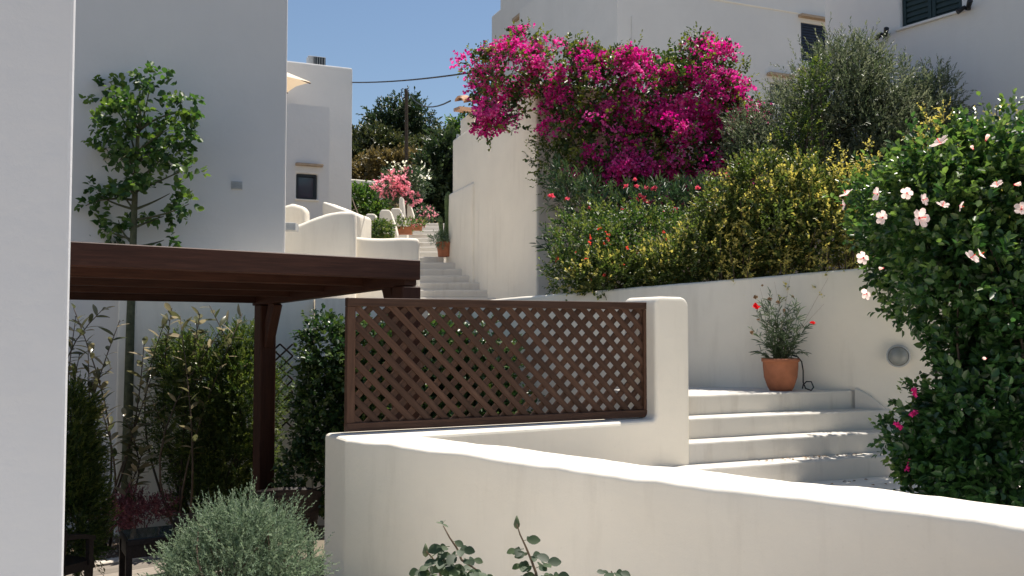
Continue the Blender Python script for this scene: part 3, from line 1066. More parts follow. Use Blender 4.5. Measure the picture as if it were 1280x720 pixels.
# stair flights
stone_path = MB()
fs_ = thing('staircase', (-1.4, 15.8, .2), 'far white stair climbing between the white houses past the cactus pot', 'stairs')
MB().box((-2.75, 12.6, -.3), (3.2, 0, 0), (0, 2.1, 0), (0, 0, .66)).build('landing', PL_step, fs_)
for k in range(6):
    D = 14.7 + .40 * k; z = .51 + .142 * k
    xr = .345 - .3561 * (D - 13) + .12
    MB().box((-2.75, D, -.2), (xr + 2.75, 0, 0), (0, .5 if k < 5 else .9, 0), (0, 0, z + .2)).build('step', PL_step, fs_, bevel=.02, seg=2)
for k in range(9):
    D = 17.35 + .63 * k; z = 1.22 + .153 * (k + 1)
    MB().box((-2.55, D, .2), (1.25, 0, 0), (0, .75 if k < 8 else 3.0, 0), (0, 0, z - .2)).build('step', PL_step, fs_, bevel=.02, seg=2)

# ------------------------------------------------------------------ garden walls left of the stairs
ga, gb = P(338, 300, 12.1), P(446, 300, 12.35)
Lg = (Vector((gb.x, gb.y)) - Vector((ga.x, ga.y))).length


def gtop(s):
    t = s / Lg
    x = 338 + 108 * t
    y = np.interp(x, [338, 360, 375, 395, 412, 425, 446], [288, 285, 280, 271, 265, 262.5, 262])
    return P(x, float(y), 12.2).z


plaster_wall('garden_wall', (ga.x, ga.y), (gb.x, gb.y), .24, GZ, gtop, .06, 'white garden wall with a curved rising top behind the pergola roof', ds=.05, amp=.006)
la, lb = P(444, 300, 12.7), P(526, 300, 13.1)
plaster_wall('garden_wall', (la.x, la.y), (lb.x, lb.y), .22, GZ, lambda s: P(485, 297 + 1.2 * math.sin(s * 6), 12.9).z, .055, 'low white wall with rounded end beside the far stair', ds=.05, amp=.006)
# stub pier behind the curved wall
sa, sb = P(346, 260, 13.4), P(382, 260, 13.4)
plaster_wall('garden_pier', (sa.x, sa.y), (sb.x, sb.y), .35, GZ, lambda s: P(370, 254 + 3.0 * abs(s - .22) * 8, 13.4).z, .07, 'stubby white pier under the small house window', 'pier', ds=.04)
# small grey bracket shelf against the big house
bc = P(363, 284, 11.7)
MB().cbox(bc, (.16, .05, 0), (0, .18, 0), (0, 0, .10)).build('wall_box', GREYP, None, origin=bc, bevel=.008)
tag(bpy.data.objects['wall_box'], 'small grey box fixed at the edge of the big white house', 'box')
# sloping white parapet behind the curved wall
sp_a = P(402, 258, 16.0); sp_b = P(450, 275, 15.8)
plaster_wall('sloping_parapet', (sp_a.x, sp_a.y), (sp_b.x, sp_b.y), .5, -.5, lambda s: P(408, 251, 16).z - .38 * s, .05, 'sloping white parapet catching sun behind the curved wall', 'wall', ds=.06)

# fins beside the upper flight
fins = [(456, 478, 267, 295, 17.6), (474, 497, 262, 296, 18.2), (488, 509, 260, 288, 19.6), (498.5, 507, 246, 285, 21.2), (504, 519, 254, 279, 22.6)]
for i, (xa, xb, yt, yb, D) in enumerate(fins):
    a, b = P(xa, yb, D), P(xb, yb, D)
    zt = P(xa, yt, D).z
    w = b.x - a.x
    pol = [(a.x, D, a.z - .6), (b.x, D, a.z - .6), (b.x, D, a.z + .02), (b.x - w * .15, D, a.z + (zt - a.z) * .45), (b.x - w * .38, D, zt - .06), (b.x - w * .46, D, zt), (a.x + w * .08, D, zt), (a.x, D, zt - .06)]
    o = MB().prism(pol, (0, .32, 0)).build('stair_fin', PL, None, origin=a, bevel=.03, seg=2)
    tag(o, ['lowest white stair fin, beside the leafy planter', 'white stair fin with slanted edge, second up from the planter', 'white stair fin with slanted edge, third up from the planter', 'narrow tall white stair post under the pink oleander', 'topmost white stair fin beyond the narrow tall post'][i], 'wall', 'stepped white fins along the far stair')

# planters on the stair
def planter(c, w, d, h, label):
    t = thing('planter', c, label, 'planter', 'terracotta planters on the far stair')
    ring = lambda W_, D_, z: [c + Vector((x * W_ / 2, y * D_ / 2, z)) for x, y in ((-1, -1), (1, -1), (1, 1), (-1, 1))]
    MB().loft([ring(w * .9, d * .85, 0), ring(w, d, h * .85), ring(w * 1.06, d * 1.1, h * .86), ring(w * 1.06, d * 1.1, h), ring(w * .9, d * .8, h), ring(w * .88, d * .75, h * .8)]).build('trough', TERRA, t)
    return t


pl1 = planter(P(506, 293, 18.9), .32, .24, .15, 'terracotta trough of trailing leaves on the far stair edge')
foliage('foliage', [E(505, 281, 13, 7, 18.9, .2)], 90, .10, 6, .045, .03, L_LAN, pl1, inner=.2)
pl2 = planter(P(521, 288, 20.3), .24, .22, .14, 'terracotta trough of red flowers, higher on the far stair')
foliage('foliage', [E(522, 280, 9, 6, 20.3, .2)], 60, .10, 6, .05, .03, L_LAN, pl2, inner=.2)
foliage('blossom', [E(523, 280, 9, 6, 20.3, .2)], 26, .06, 3, .04, .03, PINK, pl2, inner=.5)
bs = thing('leafy_shrub', P(475, 300, 17.2), 'rounded variegated shrub behind the low stair wall', 'shrub')
foliage('foliage', [E(474, 290, 17, 11, 17.2, .3)], 260, .10, 7, .055, .035, L_LAN, bs, inner=.3)
MB().tube([P(474, 305, 17.2), P(474, 288, 17.2)], [.03, .012]).build('stem', BARK, bs)
# flowering plant at the head of the stair
ps = thing('flowering_shrub', P(530, 275, 23.8), 'small pink flowering shrub at the head of the far stair', 'shrub')
foliage('foliage', [E(531, 268, 13, 8, 23.8, .3)], 120, .12, 6, .07, .035, L_OLEA, ps, inner=.3)
foliage('blossom', [E(533, 266, 12, 7, 23.7, .3)], 40, .05, 4, .045, .04, PINK, ps, inner=.6)
MB().tube([P(530, 278, 23.8), P(531, 266, 23.8)], [.03, .01]).build('stem', BARK, ps)

# cactus pot
cc = P(556, 321, 17.15)
cz = thing('potted_cactus', cc, 'terracotta pot with tall green cactus columns on the far stair', 'potted plant')
po = MB().lathe(cc, [(.01, 0), (.125, 0), (.15, .22), (.165, .22), (.165, .27), (.145, .27), (.14, .24), (.01, .24)], 28).build('pot', TERRA, cz)
for dx, dy, h, r, ln in ((.045, .02, 1.02, .075, .02), (-.04, -.03, .55, .05, -.05), (.10, -.06, .42, .045, .10)):
    rings = []
    for j in range(15):
        t = j / 14
        rr_ = r * (1 if t < .85 else math.sqrt(max(0.02, 1 - ((t - .85) / .152) ** 2))) * (.9 + .1 * math.sin(t * 9))
        c = cc + Vector((dx + ln * t, dy, .22 + h * t))
        rings.append([c + Vector((math.cos(a), math.sin(a), 0)) * rr_ * (1 if q % 2 else .72) for q, a in [(q, 2 * math.pi * q / 18) for q in range(18)]])
    MB().loft(rings).build('cactus_column', CACT, cz, smooth=False)
foliage('foliage', [E(548, 298, 9, 7, 17.0, .12)], 80, .10, 7, .06, .012, L_GREY, cz, inner=.1)

# ------------------------------------------------------------------ pale house far left with annex, window, parasol, air conditioner
hA = Vector((P(340, 200, 19.9).x, 19.9)); hB = Vector((P(440, 200, 20.6).x, 20.6))
hu = (hB - hA).normalized(); hnn = Vector((-hu.y, hu.x))
z1h = P(440, 85, 20.6).z
fh = house('white_house', [hA - hu * 5, hB, hB + hnn * 5, hA - hu * 5 + hnn * 5], -.5, z1h, 'pale two-storey house behind the parasol, with an air conditioner on its roof', parapet=.12)
aA = Vector((P(340, 200, 17.95).x, 17.95)); aB = Vector((P(411.5, 200, 18.4).x, 18.4))
au = (aB - aA).normalized(); an = Vector((-au.y, au.x))
z1a = P(411, 134, 18.4).z
LA = (aB - aA).length


def on_annex(px, py):
    D = 18.2
    for _ in range(10):
        X = (px - 640) / F * D
        D = aA.y + (X - aA.x) * au.y / au.x
    p = P(px, py, D)
    return (Vector((p.x, p.y)) - aA).dot(au), p.z


wu0, wz1 = on_annex(370.5, 216.5); wu1, wz0 = on_annex(396.5, 250)
A0 = aA - au * 3.0
ann = house('house_annex', [A0, aB, aB + an * 1.9, A0 + an * 1.9], -.5, z1a, 'small white annex with one dark framed window under a ledge', {0: [(wu0 + 3, wu1 + 3, wz0, wz1)]}, parapet=1.2)
fr = frame_of(A0, au, an)


def window(parent, fr, u0, u1, z0, z1, fmat=FRAME, gmat=GLASS, fw=.05, mull=False, deep=.11):
    AU = fr(1, 0) - fr(0, 0); AN = fr(0, 0, 1) - fr(0, 0)
    w = thing('window', fr((u0 + u1) / 2, z0), None, None) if False else None
    fm = MB()
    for a, b, c, d in ((u0 + .003, u1 - .003, z0 + .003, z0 + fw), (u0 + .003, u1 - .003, z1 - fw, z1 - .003), (u0 + .003, u0 + fw, z0 + fw, z1 - fw), (u1 - fw, u1 - .003, z0 + fw, z1 - fw)):
        fm.box(fr(a, c, deep - .05), AU * (b - a), AN * .045, (0, 0, d - c))
    if mull:
        fm.box(fr((u0 + u1) / 2 - .02, z0 + fw, deep - .048), AU * .04, AN * .04, (0, 0, z1 - z0 - 2 * fw))
    f = fm.build('window', fmat, parent)
    MB().box(fr(u0 + .004, z0 + .004, deep + .01), AU * (u1 - u0 - .008), AN * .012, (0, 0, z1 - z0 - .008)).build('pane', gmat, f)
    return f


wf = window(ann, fr, wu0 + 3, wu1 + 3, wz0, wz1)
AU3 = Vector((au.x, au.y, 0)); AN3 = Vector((an.x, an.y, 0))
l0, lz = on_annex(369, 207); l1, _ = on_annex(403, 207)
MB().box(fr(l0 + 3, lz, -.10), AU3 * (l1 - l0), AN3 * .13, (0, 0, .05)).build('window_ledge', LEDGE, ann, bevel=.008)
MB().box(fr(wu0 + 2.97, wz0 - .035, -.03), AU3 * (wu1 - wu0 + .06), AN3 * .10, (0, 0, .034)).build('sill', PL, ann, bevel=.006)
# air conditioner
ac = P(392, 80, 20.9); ac.z -= .04
act = thing('air_conditioner', ac, 'grey air conditioner unit on the roof edge of the pale house', 'air conditioner')
MB().cbox(ac + Vector((0, .25, .13)), Vector((hu.x, hu.y, 0)) * .40, Vector((hnn.x, hnn.y, 0)) * .26, (0, 0, .26)).build('casing', GREYP, act, bevel=.01)
gc = ac + Vector((.055, .25, .13)) - Vector((hnn.x, hnn.y, 0)) * .14
MB().cbox(gc, Vector((hu.x, hu.y, 0)) * .27, Vector((hnn.x, hnn.y, 0)) * .02, (0, 0, .20)).build('fan_grille', FRAME, act)
for k in range(5):
    MB().cbox(gc + Vector((hu.x, hu.y, 0)) * (-.11 + .055 * k) - Vector((hnn.x, hnn.y, 0)) * .014, Vector((hu.x, hu.y, 0)) * .008, Vector((hnn.x, hnn.y, 0)) * .008, (0, 0, .19)).build('grille_bar', GREYP, act)
# parasol on the annex terrace
cx = P(387, 103, 18.95)
pcn = Vector((cx.x - 1.32, 18.95, 0)); fl = z1a - 1.2
par = thing('parasol', (pcn.x, pcn.y, fl), 'cream canvas parasol peeking past the big house corner', 'parasol')
apex = Vector((pcn.x, pcn.y, cx.z + .56))
cor = [pcn + Vector((math.cos(a) * 1.34, math.sin(a) * .92, cx.z)) for a in [2 * math.pi * (i) / 6 for i in range(6)]]
for i in range(6):
    a, b = cor[i], cor[(i + 1) % 6]
    mid = (a + b) / 2 + Vector((0, 0, -.02)); mid = mid.lerp(apex, .06)
    nrm = (b - a).cross(apex - a).normalized() * .006
    MB().prism([apex, a, mid, b], nrm).build('canopy_panel', CANVAS, par)
    MB().tube([apex - Vector((0, 0, .05)), a - Vector((0, 0, .025))], .012, 5).build('rib', BARK, par)
MB().tube([Vector((pcn.x, pcn.y, fl)), apex + Vector((0, 0, .06))], .025, 8).build('pole', BARK, par)
MB().lathe((pcn.x, pcn.y, fl), [(.01, 0), (.28, 0), (.28, .06), (.05, .09), (.01, .09)], 16).build('base', GREYP, par)

# ------------------------------------------------------------------ tall house at the top centre
k0 = Vector((P(772, 100, 22).x, 22.0))
kR = Vector((.921, .390)); kL = Vector((-.390, .921))
zR = 8.42


def on_line(o, d, px, py):
    D = o.y
    for _ in range(40):
        X = (px - 640) / F * D
        t = (X - o.x) / d.x
        D = D * .5 + (o.y + d.y * t) * .5
    p = P(px, py, D)
    return (Vector((p.x, p.y)) - o).dot(d), p.z


a0, a1 = on_line(k0, kR, 1003, 27), on_line(k0, kR, 1036, 77)
b0, b1 = on_line(k0, kR, 964, 103), on_line(k0, kR, 990, 160)
w1 = (a0[0], a1[0] + .15, a1[1] - .03, a0[1])
w2 = (b0[0], b1[0], b1[1], b0[1])
th = house('white_house', [k0 + kL * 6.0, k0, k0 + kR * 9, k0 + kR * 9 + kL * 6.0], .2, zR + 1.3, 'tall white house with dark shuttered windows behind the bougainvillea', {1: [w1, w2]})
fr = frame_of(k0, kR, kL)
K3 = Vector((kR.x, kR.y, 0)); KN = Vector((kL.x, kL.y, 0))


def shutter(parent, fr, AU, AN, u0, u1, z0, z1, mat, deep=.03, n=14, leaves=1):
    wl = (u1 - u0) / leaves
    for j in range(leaves):
        a, b = u0 + wl * j + .006, u0 + wl * (j + 1) - .006
        fm = MB()
        f_ = .05
        for p, q, r, s_ in ((a, b, z0 + .006, z0 + f_), (a, b, z1 - f_, z1 - .006), (a, a + f_, z0 + f_, z1 - f_), (b - f_, b, z0 + f_, z1 - f_)):
            fm.box(fr(p, r, deep), AU * (q - p), AN * .035, (0, 0, s_ - r))
        sh = fm.build('shutter', mat, parent)
        MB().box(fr(a + f_, z0 + f_, deep + .03), AU * (b - a - 2 * f_), AN * .006, (0, 0, z1 - z0 - 2 * f_)).build('shutter_back', mat, sh)
        for i in range(n):
            z = z0 + f_ + (z1 - z0 - 2 * f_) * (i + .5) / n
            MB().cbox(fr((a + b) / 2, z, deep + .018), AU * (b - a - 2 * f_), AN * .014 + Vector((0, 0, -.012)), (0, 0, (z1 - z0) / n * .5)).build('slat', mat, sh)


shutter(th, fr, K3, KN, *w1, SHUTB, n=12)
window(th, fr, *w2, fmat=SHUTB)
for (u0, z0), (u1, _) in ((on_line(k0, kR, 999, 21), on_line(k0, kR, 1040, 21)), (on_line(k0, kR, 959, 94), on_line(k0, kR, 990, 94))):
    MB().box(fr(u0, z0, -.16), K3 * (u1 - u0), KN * .18, (0, 0, .07)).build('window_ledge', LEDGE, th, bevel=.008)
u0, z0 = on_line(k0, kR, 998, 86)
MB().box(fr(u0, z0, -.14), K3 * .75, KN * .15, (0, 0, .05)).build('sill', PL, th, bevel=.008)
# string course near the roof and a downpipe
u0, z0 = on_line(k0, kR, 925, -2)
MB().box(fr(u0 - 1.0, zR - .03, -.02), K3 * 4.2, KN * .04, (0, 0, .035)).build('string_course', PL, th)
u0, z0 = on_line(k0, kR, 790, 20)
MB().tube([fr(u0, z0, -.02), fr(u0, z0 - 2.5, -.02)], .018, 6).build('cable_conduit', PL_far, th)
# taller block behind it with the slit ledge
t0 = on_line(k0, kL, 690, 10)[0]
q0 = k0 + kL * 2.0 + kR * .35
qe = on_line(q0, kL, 625, 50)[0]
tb = house('white_house', [q0 + kL * qe, q0, q0 + kR * 7, q0 + kR * 7 + kL * qe], .2, 11.5, 'highest white house block with a slanting tan ledge, left of the shuttered windows')
frq = frame_of(q0, kL, kR)
(u0, z0), (u1, z1q) = on_line(q0, kL, 677, 8), on_line(q0, kL, 645, 21)
MB().box(frq(u0, (z0 + z1q) / 2 - .03, -.14), Vector((kL.x, kL.y, 0)) * (u1 - u0), Vector((kR.x, kR.y, 0)) * .15, (0, 0, .10)).build('window_ledge', LEDGE, tb, bevel=.01)
q1 = q0 + kL * (qe + .002) + kR * .3
qe2 = on_line(q1, kL, 614, 50)[0]
house('white_house', [q1 + kL * qe2, q1, q1 + kR * 5, q1 + kR * 5 + kL * qe2], .2, P(614, 28, 32).z, 'lower white block joined behind the highest house')

# ------------------------------------------------------------------ house on the right with green shutters
r0 = Vector((P(1032, 60, 14.06).x, 14.06)); rd = Vector((.555, -.832))
rn = Vector((.832, .555))
ra, rb_ = on_line(r0, rd, 1129, 37), on_line(r0, rd, 1205, 14)
w3 = (ra[0], rb_[0], (ra[1] + rb_[1]) / 2, (ra[1] + rb_[1]) / 2 + 1.35)
rh = house('white_house', [r0 + rd * 6.5, r0, r0 + rn * 6, r0 + rn * 6 + rd * 6.5], -.2, 6.4, 'white house above the olive tree with one green shuttered window', {0: [(6.5 - w3[1], 6.5 - w3[0], w3[2], w3[3])]})
fr = frame_of(r0, rd, rn)
RD = Vector((rd.x, rd.y, 0)); RN = Vector((rn.x, rn.y, 0))
shutter(rh, fr, RD, RN, *w3, SHUT, deep=.05, n=16, leaves=2)
MB().box(fr(w3[0] - .06, w3[2] - .035, -.05), RD * (w3[1] - w3[0] + .12), RN * .12, (0, 0, .034)).build('sill', PL_far, rh, bevel=.006)
for px, py, lb in ((1112, 45, 'small black twin spotlight below the left end of the green shutters'), (1216, 12, 'small black twin spotlight right of the green shutters')):
    u_, z_ = on_line(r0, rd, px, py)
    c = fr(u_, z_, -.02)
    st = thing('spotlight', c, lb, 'spotlight', 'twin spotlights on the right house')
    MB().cbox(c - RN * .02, RD * .05, RN * .05, (0, 0, .05)).build('mount', BLACK, st)
    for s_ in (-1, 1):
        m_ = c - RN * .07 + RD * .035 * s_
        MB().tube([c - RN * .03, m_], .012, 6).build('arm', BLACK, st)
        e = m_ + (RD * .5 * s_ - RN * .5 + Vector((0, 0, .45 * s_))) * .11
        MB().tube([m_ - (e - m_) * .3, m_, e], [.022, .03, .036], 10).build('lamp_head', BLACK, st)

# ------------------------------------------------------------------ pole and cables
pt_ = P(508, 111, 35); pb = P(508, 262, 35)
tp = thing('utility_pole', pb, 'slim grey utility pole in front of the hill trees', 'pole')
MB().tube([pb, pt_], [.075, .06], 10).build('shaft', BARK, tp)
cbl = lambda pts: [Vector(p) for p in pts]
e2_ = P(563, 126, 17.1)
MB().tube([pt_ + (e2_ - pt_) * t + Vector((0, 0, -.35 * 4 * t * (1 - t))) for t in [i / 12 for i in range(13)]], .016, 5).build('cable', BLACK, tp)
MB().tube([pt_ + Vector((0, 0, -.05)), pt_ + Vector((-.16, 0, .02)), pt_ + Vector((-.20, 0, -.25)), pt_ + Vector((-.09, 0, -.6))], .02, 5).build('cable_loop', BLACK, tp)
A_, B_ = P(439.5, 103, 20.7), P(600, 89, 13.6)
cb = MB().tube([A_.lerp(B_, t) + Vector((0, 0, -.05 * 4 * t * (1 - t))) for t in [i / 12 for i in range(13)]], .014, 5).build('overhead_cable', BLACK, None, origin=A_)
tag(cb, 'dark overhead cable strung from the pale house to the bougainvillea', 'cable')
# white wall beyond the shrubs
wa, wb_ = P(425, 240, 24.2), P(485, 240, 24.8)
plaster_wall('boundary_wall', (wa.x, wa.y), (wb_.x, wb_.y), .25, .5, lambda s: P(450, 225, 24.5).z, .04, 'far white boundary wall behind the green garden shrub', ds=.2)

# ================================================================== plants
def branch(mb, a, b, r0, r1, bend=.08, n=6, sides=6):
    a, b = Vector(a), Vector(b)
    L = (b - a).length
    o = Vector((random.gauss(0, 1), random.gauss(0, 1), random.gauss(0, .6))) * bend * L
    pts = [a.lerp(b, t) + o * math.sin(math.pi * t) for t in [i / n for i in range(n + 1)]]
    mb.tube(pts, [r0 + (r1 - r0) * i / n for i in range(n + 1)], sides)
    return pts


# ---- slender young tree by the big house
DT = 10.4
tb_ = P(158, 612, DT); tb_.z = GZ
tree = thing('young_tree', tb_, 'slender young tree with glossy heart-shaped leaves behind the pergola roof', 'tree')
tr = MB()
ctl = [tb_, P(159, 560, DT), P(161, 480, DT), P(163, 400, DT), P(166, 320, DT), P(168, 260, DT), P(170, 215, DT), P(173, 160, DT), P(180, 105, DT)]
tr.tube(ctl, [.066, .058, .052, .047, .040, .034, .027, .018, .007], 9)
tr.build('trunk', BARKG, tree, smooth=True)
lim = MB()
blobs = []
for (sx, sy), (ex, ey), rx, ry in (((170, 215), (135, 120), 20, 22), ((172, 170), (188, 105), 20, 20), ((172, 165), (232, 140), 14, 20), ((170, 215), (140, 155), 24, 20), ((171, 190), (212, 160), 30, 24), ((172, 160), (160, 140), 28, 26), ((171, 205), (232, 180), 16, 20), ((170, 225), (205, 195), 26, 14), ((170, 220), (132, 185), 18, 14), ((169, 240), (240, 208), 12, 7), ((168, 262), (120, 240), 16, 8), ((168, 265), (145, 235), 20, 8), ((168, 262), (212, 242), 22, 9), ((167, 275), (236, 255), 11, 9), ((167, 285), (205, 270), 22, 8), ((167, 300), (125, 285), 11, 6), ((166, 305), (148, 275), 16, 7), ((166, 310), (205, 300), 16, 6), ((166, 320), (145, 300), 16, 8), ((169, 245), (165, 230), 20, 9), ((168, 250), (107, 257), 10, 8), ((171, 200), (170, 185), 34, 20), ((174, 150), (178, 100), 10, 14), ((171, 190), (150, 200), 26, 9)):
    off = random.uniform(-.35, .35)
    a_ = P(sx, sy, DT); b_ = P(ex, ey, DT + off)
    branch(lim, a_, b_, .016, .004, .06)
    blobs.append(E(ex, ey, rx, ry, DT + off, max(.12, (rx + ry) * .5 * DT / F)))
lim.build('limb', BARKG, tree, smooth=True)
foliage('crown', blobs, 430, .11, 5, .084, .064, L_TREE, tree, inner=.1, up=-.1, jit=.8, gap=.33, gs=4.2, spread=1.3, upb=.8, droop=.25, fold=.12)


# ---- broad-leaved shrub: leaves are parts of their own
def leaf_obj_mesh(name, L, W, mat, bend=.2, fold=.22, n=5):
    me = bpy.data.meshes.new(name)
    vs, fs = [], []
    for i in range(n + 1):
        t = i / n
        w = W * .5 * math.sin(math.pi * min(1, t * .93 + .04)) ** .75
        z = -bend * L * t * t
        vs += [(L * t, -w, z + fold * w), (L * t, 0, z), (L * t, w, z + fold * w)]
    for i in range(n):
        k = i * 3
        fs += [(k, k + 3, k + 4, k + 1), (k + 1, k + 4, k + 5, k + 2)]
    me.from_pydata(vs, [], fs)
    me.polygons.foreach_set('use_smooth', [True] * len(me.polygons))
    me.materials.append(mat)
    return me


def put_leaf(me, name, parent, p, axis, up):
    from mathutils import Matrix
    x = Vector(axis).normalized(); y = Vector(up).cross(x)
    y = y.normalized() if y.length > 1e-6 else x.orthogonal().normalized()
    z = x.cross(y)
    o = bpy.data.objects.new(name, me)
    col.objects.link(o)
    o.parent = parent
    o.location = Vector(p) - world_loc(parent)
    o.rotation_mode = 'QUATERNION'
    o.rotation_quaternion = Matrix((x, y, z)).transposed().to_quaternion()
    s = random.uniform(.75, 1.2)
    o.scale = (s, s, s)
    return o


def obj_leaf_mat(name, dark, mid, pale, trans=.2, rough=.3):
    m, nt, N, Lk, B = new_mat(name)
    oi = N.new('ShaderNodeObjectInfo')
    r = ramp(nt, oi.outputs['Random'], [(0, dark), (.6, mid), (1, pale)])
    a = tex_noise(nt, 30, 3)
    Lk.new(mixc(nt, .25, r.outputs[0], a.outputs['Color'], 'MULTIPLY'), B.inputs['Base Color'])
    B.inputs['Roughness'].default_value = rough
    B.inputs['Specular IOR Level'].default_value = .6
    trn = N.new('ShaderNodeBsdfTranslucent')
    hs = N.new('ShaderNodeHueSaturation'); hs.inputs['Value'].default_value = 2.0
    Lk.new(r.outputs[0], hs.inputs['Color']); Lk.new(hs.outputs[0], trn.inputs['Color'])
    mx = N.new('ShaderNodeMixShader'); mx.inputs[0].default_value = trans
    out = [n for n in N if n.type == 'OUTPUT_MATERIAL'][0]
    Lk.new(B.outputs[0], mx.inputs[1]); Lk.new(trn.outputs[0], mx.inputs[2]); Lk.new(mx.outputs[0], out.inputs['Surface'])
    return m


OL_MAG = obj_leaf_mat('magnolia_leaf', (.065, .080, .032), (.17, .158, .075), (.40, .33, .21), .28, .24)
OL_ROSE = obj_leaf_mat('rose_leaflet', (.020, .042, .016), (.036, .068, .024), (.062, .100, .036), .25, .6)


def broad_shrub(base, stems, label, me, nper=26):
    t = thing('broad_leaved_shrub', base, label, 'shrub')
    w = MB()
    for tx, ty, D in stems:
        e = P(tx, ty, D)
        pts = branch(w, Vector(base) + Vector((random.uniform(-.1, .1), random.uniform(-.1, .1), 0)), e, .016, .004, .10, 9, 5)
        for i in range(nper):
            f = .48 + .52 * (i + random.random()) / nper
            j = min(8, int(f * 9)); p = pts[j].lerp(pts[j + 1], min(1, f * 9 - j))
            d = (pts[j + 1] - pts[j]).normalized()
            ang = i * 2.4
            rad = (d.orthogonal().normalized() * math.cos(ang) + d.cross(d.orthogonal().normalized()) * math.sin(ang))
            ax = d * random.uniform(.3, .9) + rad + Vector((0, 0, random.uniform(-.2, .3)))
            put_leaf(me, 'leaf', t, p, ax, Vector((random.gauss(0, .35), random.gauss(0, .35), 1)))
    w.build('stem', BARK, t, smooth=True)
    return t


mag = leaf_obj_mesh('leaf', .155, .052, OL_MAG)
b1 = P(125, 620, 9.7); b1.z = GZ
broad_shrub(b1, [(95, 395, 9.6), (110, 430, 9.5), (130, 385, 9.8), (150, 400, 9.7), (100, 440, 9.6), (140, 460, 9.6), (180, 430, 9.7), (115, 480, 9.5), (155, 520, 9.5), (92, 385, 9.4), (190, 470, 9.7), (180, 560, 9.6)], 'leggy bronze-leaved shrub beside the slender tree trunk', mag, 25)
b2 = P(235, 620, 9.75); b2.z = GZ
broad_shrub(b2, [(215, 385, 9.7), (262, 382, 9.8), (303, 392, 9.8), (205, 405, 9.7), (245, 400, 9.8), (190, 500, 9.6), (285, 400, 9.9), (250, 392, 9.7), (225, 395, 9.8)], 'leggy bronze-leaved shrub rising behind the feathery conifer bush', mag, 26)

# ---- feathery conifer bushes
cb_ = P(262, 640, 10.0); cb_.z = GZ
con = thing('conifer_bush', cb_, 'big feathery green conifer bush behind the pergola post', 'shrub')
foliage('foliage', [E(262, 475, 60, 50, 10.0, .45), E(300, 505, 52, 75, 10.0, .45), E(245, 540, 60, 60, 10.0, .45), E(285, 580, 60, 50, 10.0, .4), E(225, 455, 30, 35, 10.1, .3), E(305, 430, 22, 22, 10.1, .2), E(270, 630, 52, 45, 10.0, .4)], 8400, .13, 11, .040, .012, L_THUJA, con, inner=.3, up=.8, jit=.5, gap=.12, gs=4, spread=.75)
w = MB()
for e in ((255, 480), (300, 500), (240, 540), (285, 560)): branch(w, cb_, P(*e, 10.0), .03, .008)
w.build('stem', BARK, con)
cb2 = P(92, 640, 7.9); cb2.z = GZ
con2 = thing('conifer_bush', cb2, 'dark feathery conifer bush beside the near house corner', 'shrub')
foliage('foliage', [E(86, 540, 26, 55, 7.9, .3), E(92, 590, 26, 50, 7.8, .28), E(95, 650, 30, 60, 7.8, .3)], 2800, .13, 10, .042, .012, L_THUJA, con2, inner=.3, up=.7, jit=.45, spread=.65)
w = MB(); branch(w, cb2, P(88, 520, 7.9), .03, .008); w.build('stem', BARK, con2)

# ---- clipped leafy hedge / climber behind the lattice
hb_ = P(470, 600, 9.0); hb_.z = GZ
hed = thing('climbing_hedge', hb_, 'dense dark climbing hedge behind the wooden lattice', 'hedge')
foliage('foliage', [E(412, 440, 32, 38, 9.2, .35), E(410, 520, 38, 70, 9.2, .4), E(460, 455, 60, 50, 9.3, .35), E(540, 450, 70, 45, 9.5, .35), E(600, 460, 45, 45, 9.6, .3), E(480, 540, 90, 70, 9.3, .4), E(580, 540, 80, 70, 9.5, .4), E(390, 600, 35, 45, 9.0, .3)], 5200, .14, 7, .060, .042, L_IVY, hed, inner=.55, up=.5, jit=.6, gap=.05, gs=3, spread=1.1)
w = MB()
for e in ((412, 450), (480, 470), (560, 470), (600, 480)): branch(w, hb_, P(*e, 9.3), .03, .008)
w.build('stem', BARK, hed)
# ---- expanding trellises on the wall
for xa, xb, ya, yb, D, lb in ((334, 366, 430, 535, 10.5, 'dark expanding willow trellis against the low white wall'), (379, 392, 450, 530, 10.9, 'narrow strip of dark trellis half hidden by the hedge')):
    a_ = P(xa, yb, D)
    tl_ = thing('trellis', a_, lb, 'trellis')
    k = max(1, int((xb - xa) / 11)); rows_ = 7
    for i in range(k):
        for j in range(rows_):
            xx0, xx1 = xa + (xb - xa) * i / k, xa + (xb - xa) * (i + 1) / k
            yy0, yy1 = ya + (yb - ya) * j / rows_, ya + (yb - ya) * (j + 1) / rows_
            beam('slat', P(xx0, yy0, D), P(xx1, yy1, D), .012, .018, tl_, TRELLIS, 0)
            beam('slat', P(xx1, yy0, D + .014), P(xx0, yy1, D + .014), .012, .018, tl_, TRELLIS, 0)
# ---- red-leaved small shrub
rb = P(172, 672, 9.5); rb.z = GZ
red = thing('red_shrub', rb, 'low red-leaved shrub spreading over the gravel', 'shrub')
foliage('foliage', [E(165, 640, 40, 14, 9.5, .25), E(150, 645, 26, 10, 9.4, .2), E(195, 637, 26, 12, 9.5, .2), E(168, 628, 18, 12, 9.5, .15)], 520, .13, 8, .032, .014, L_RED, red, inner=.1, up=.8, jit=.6, spread=.8)
w = MB()
for e in ((150, 640), (170, 628), (195, 636), (180, 640)): branch(w, rb, P(*e, 9.5), .01, .003, .1, 5, 4)
w.build('stem', BARK, red)

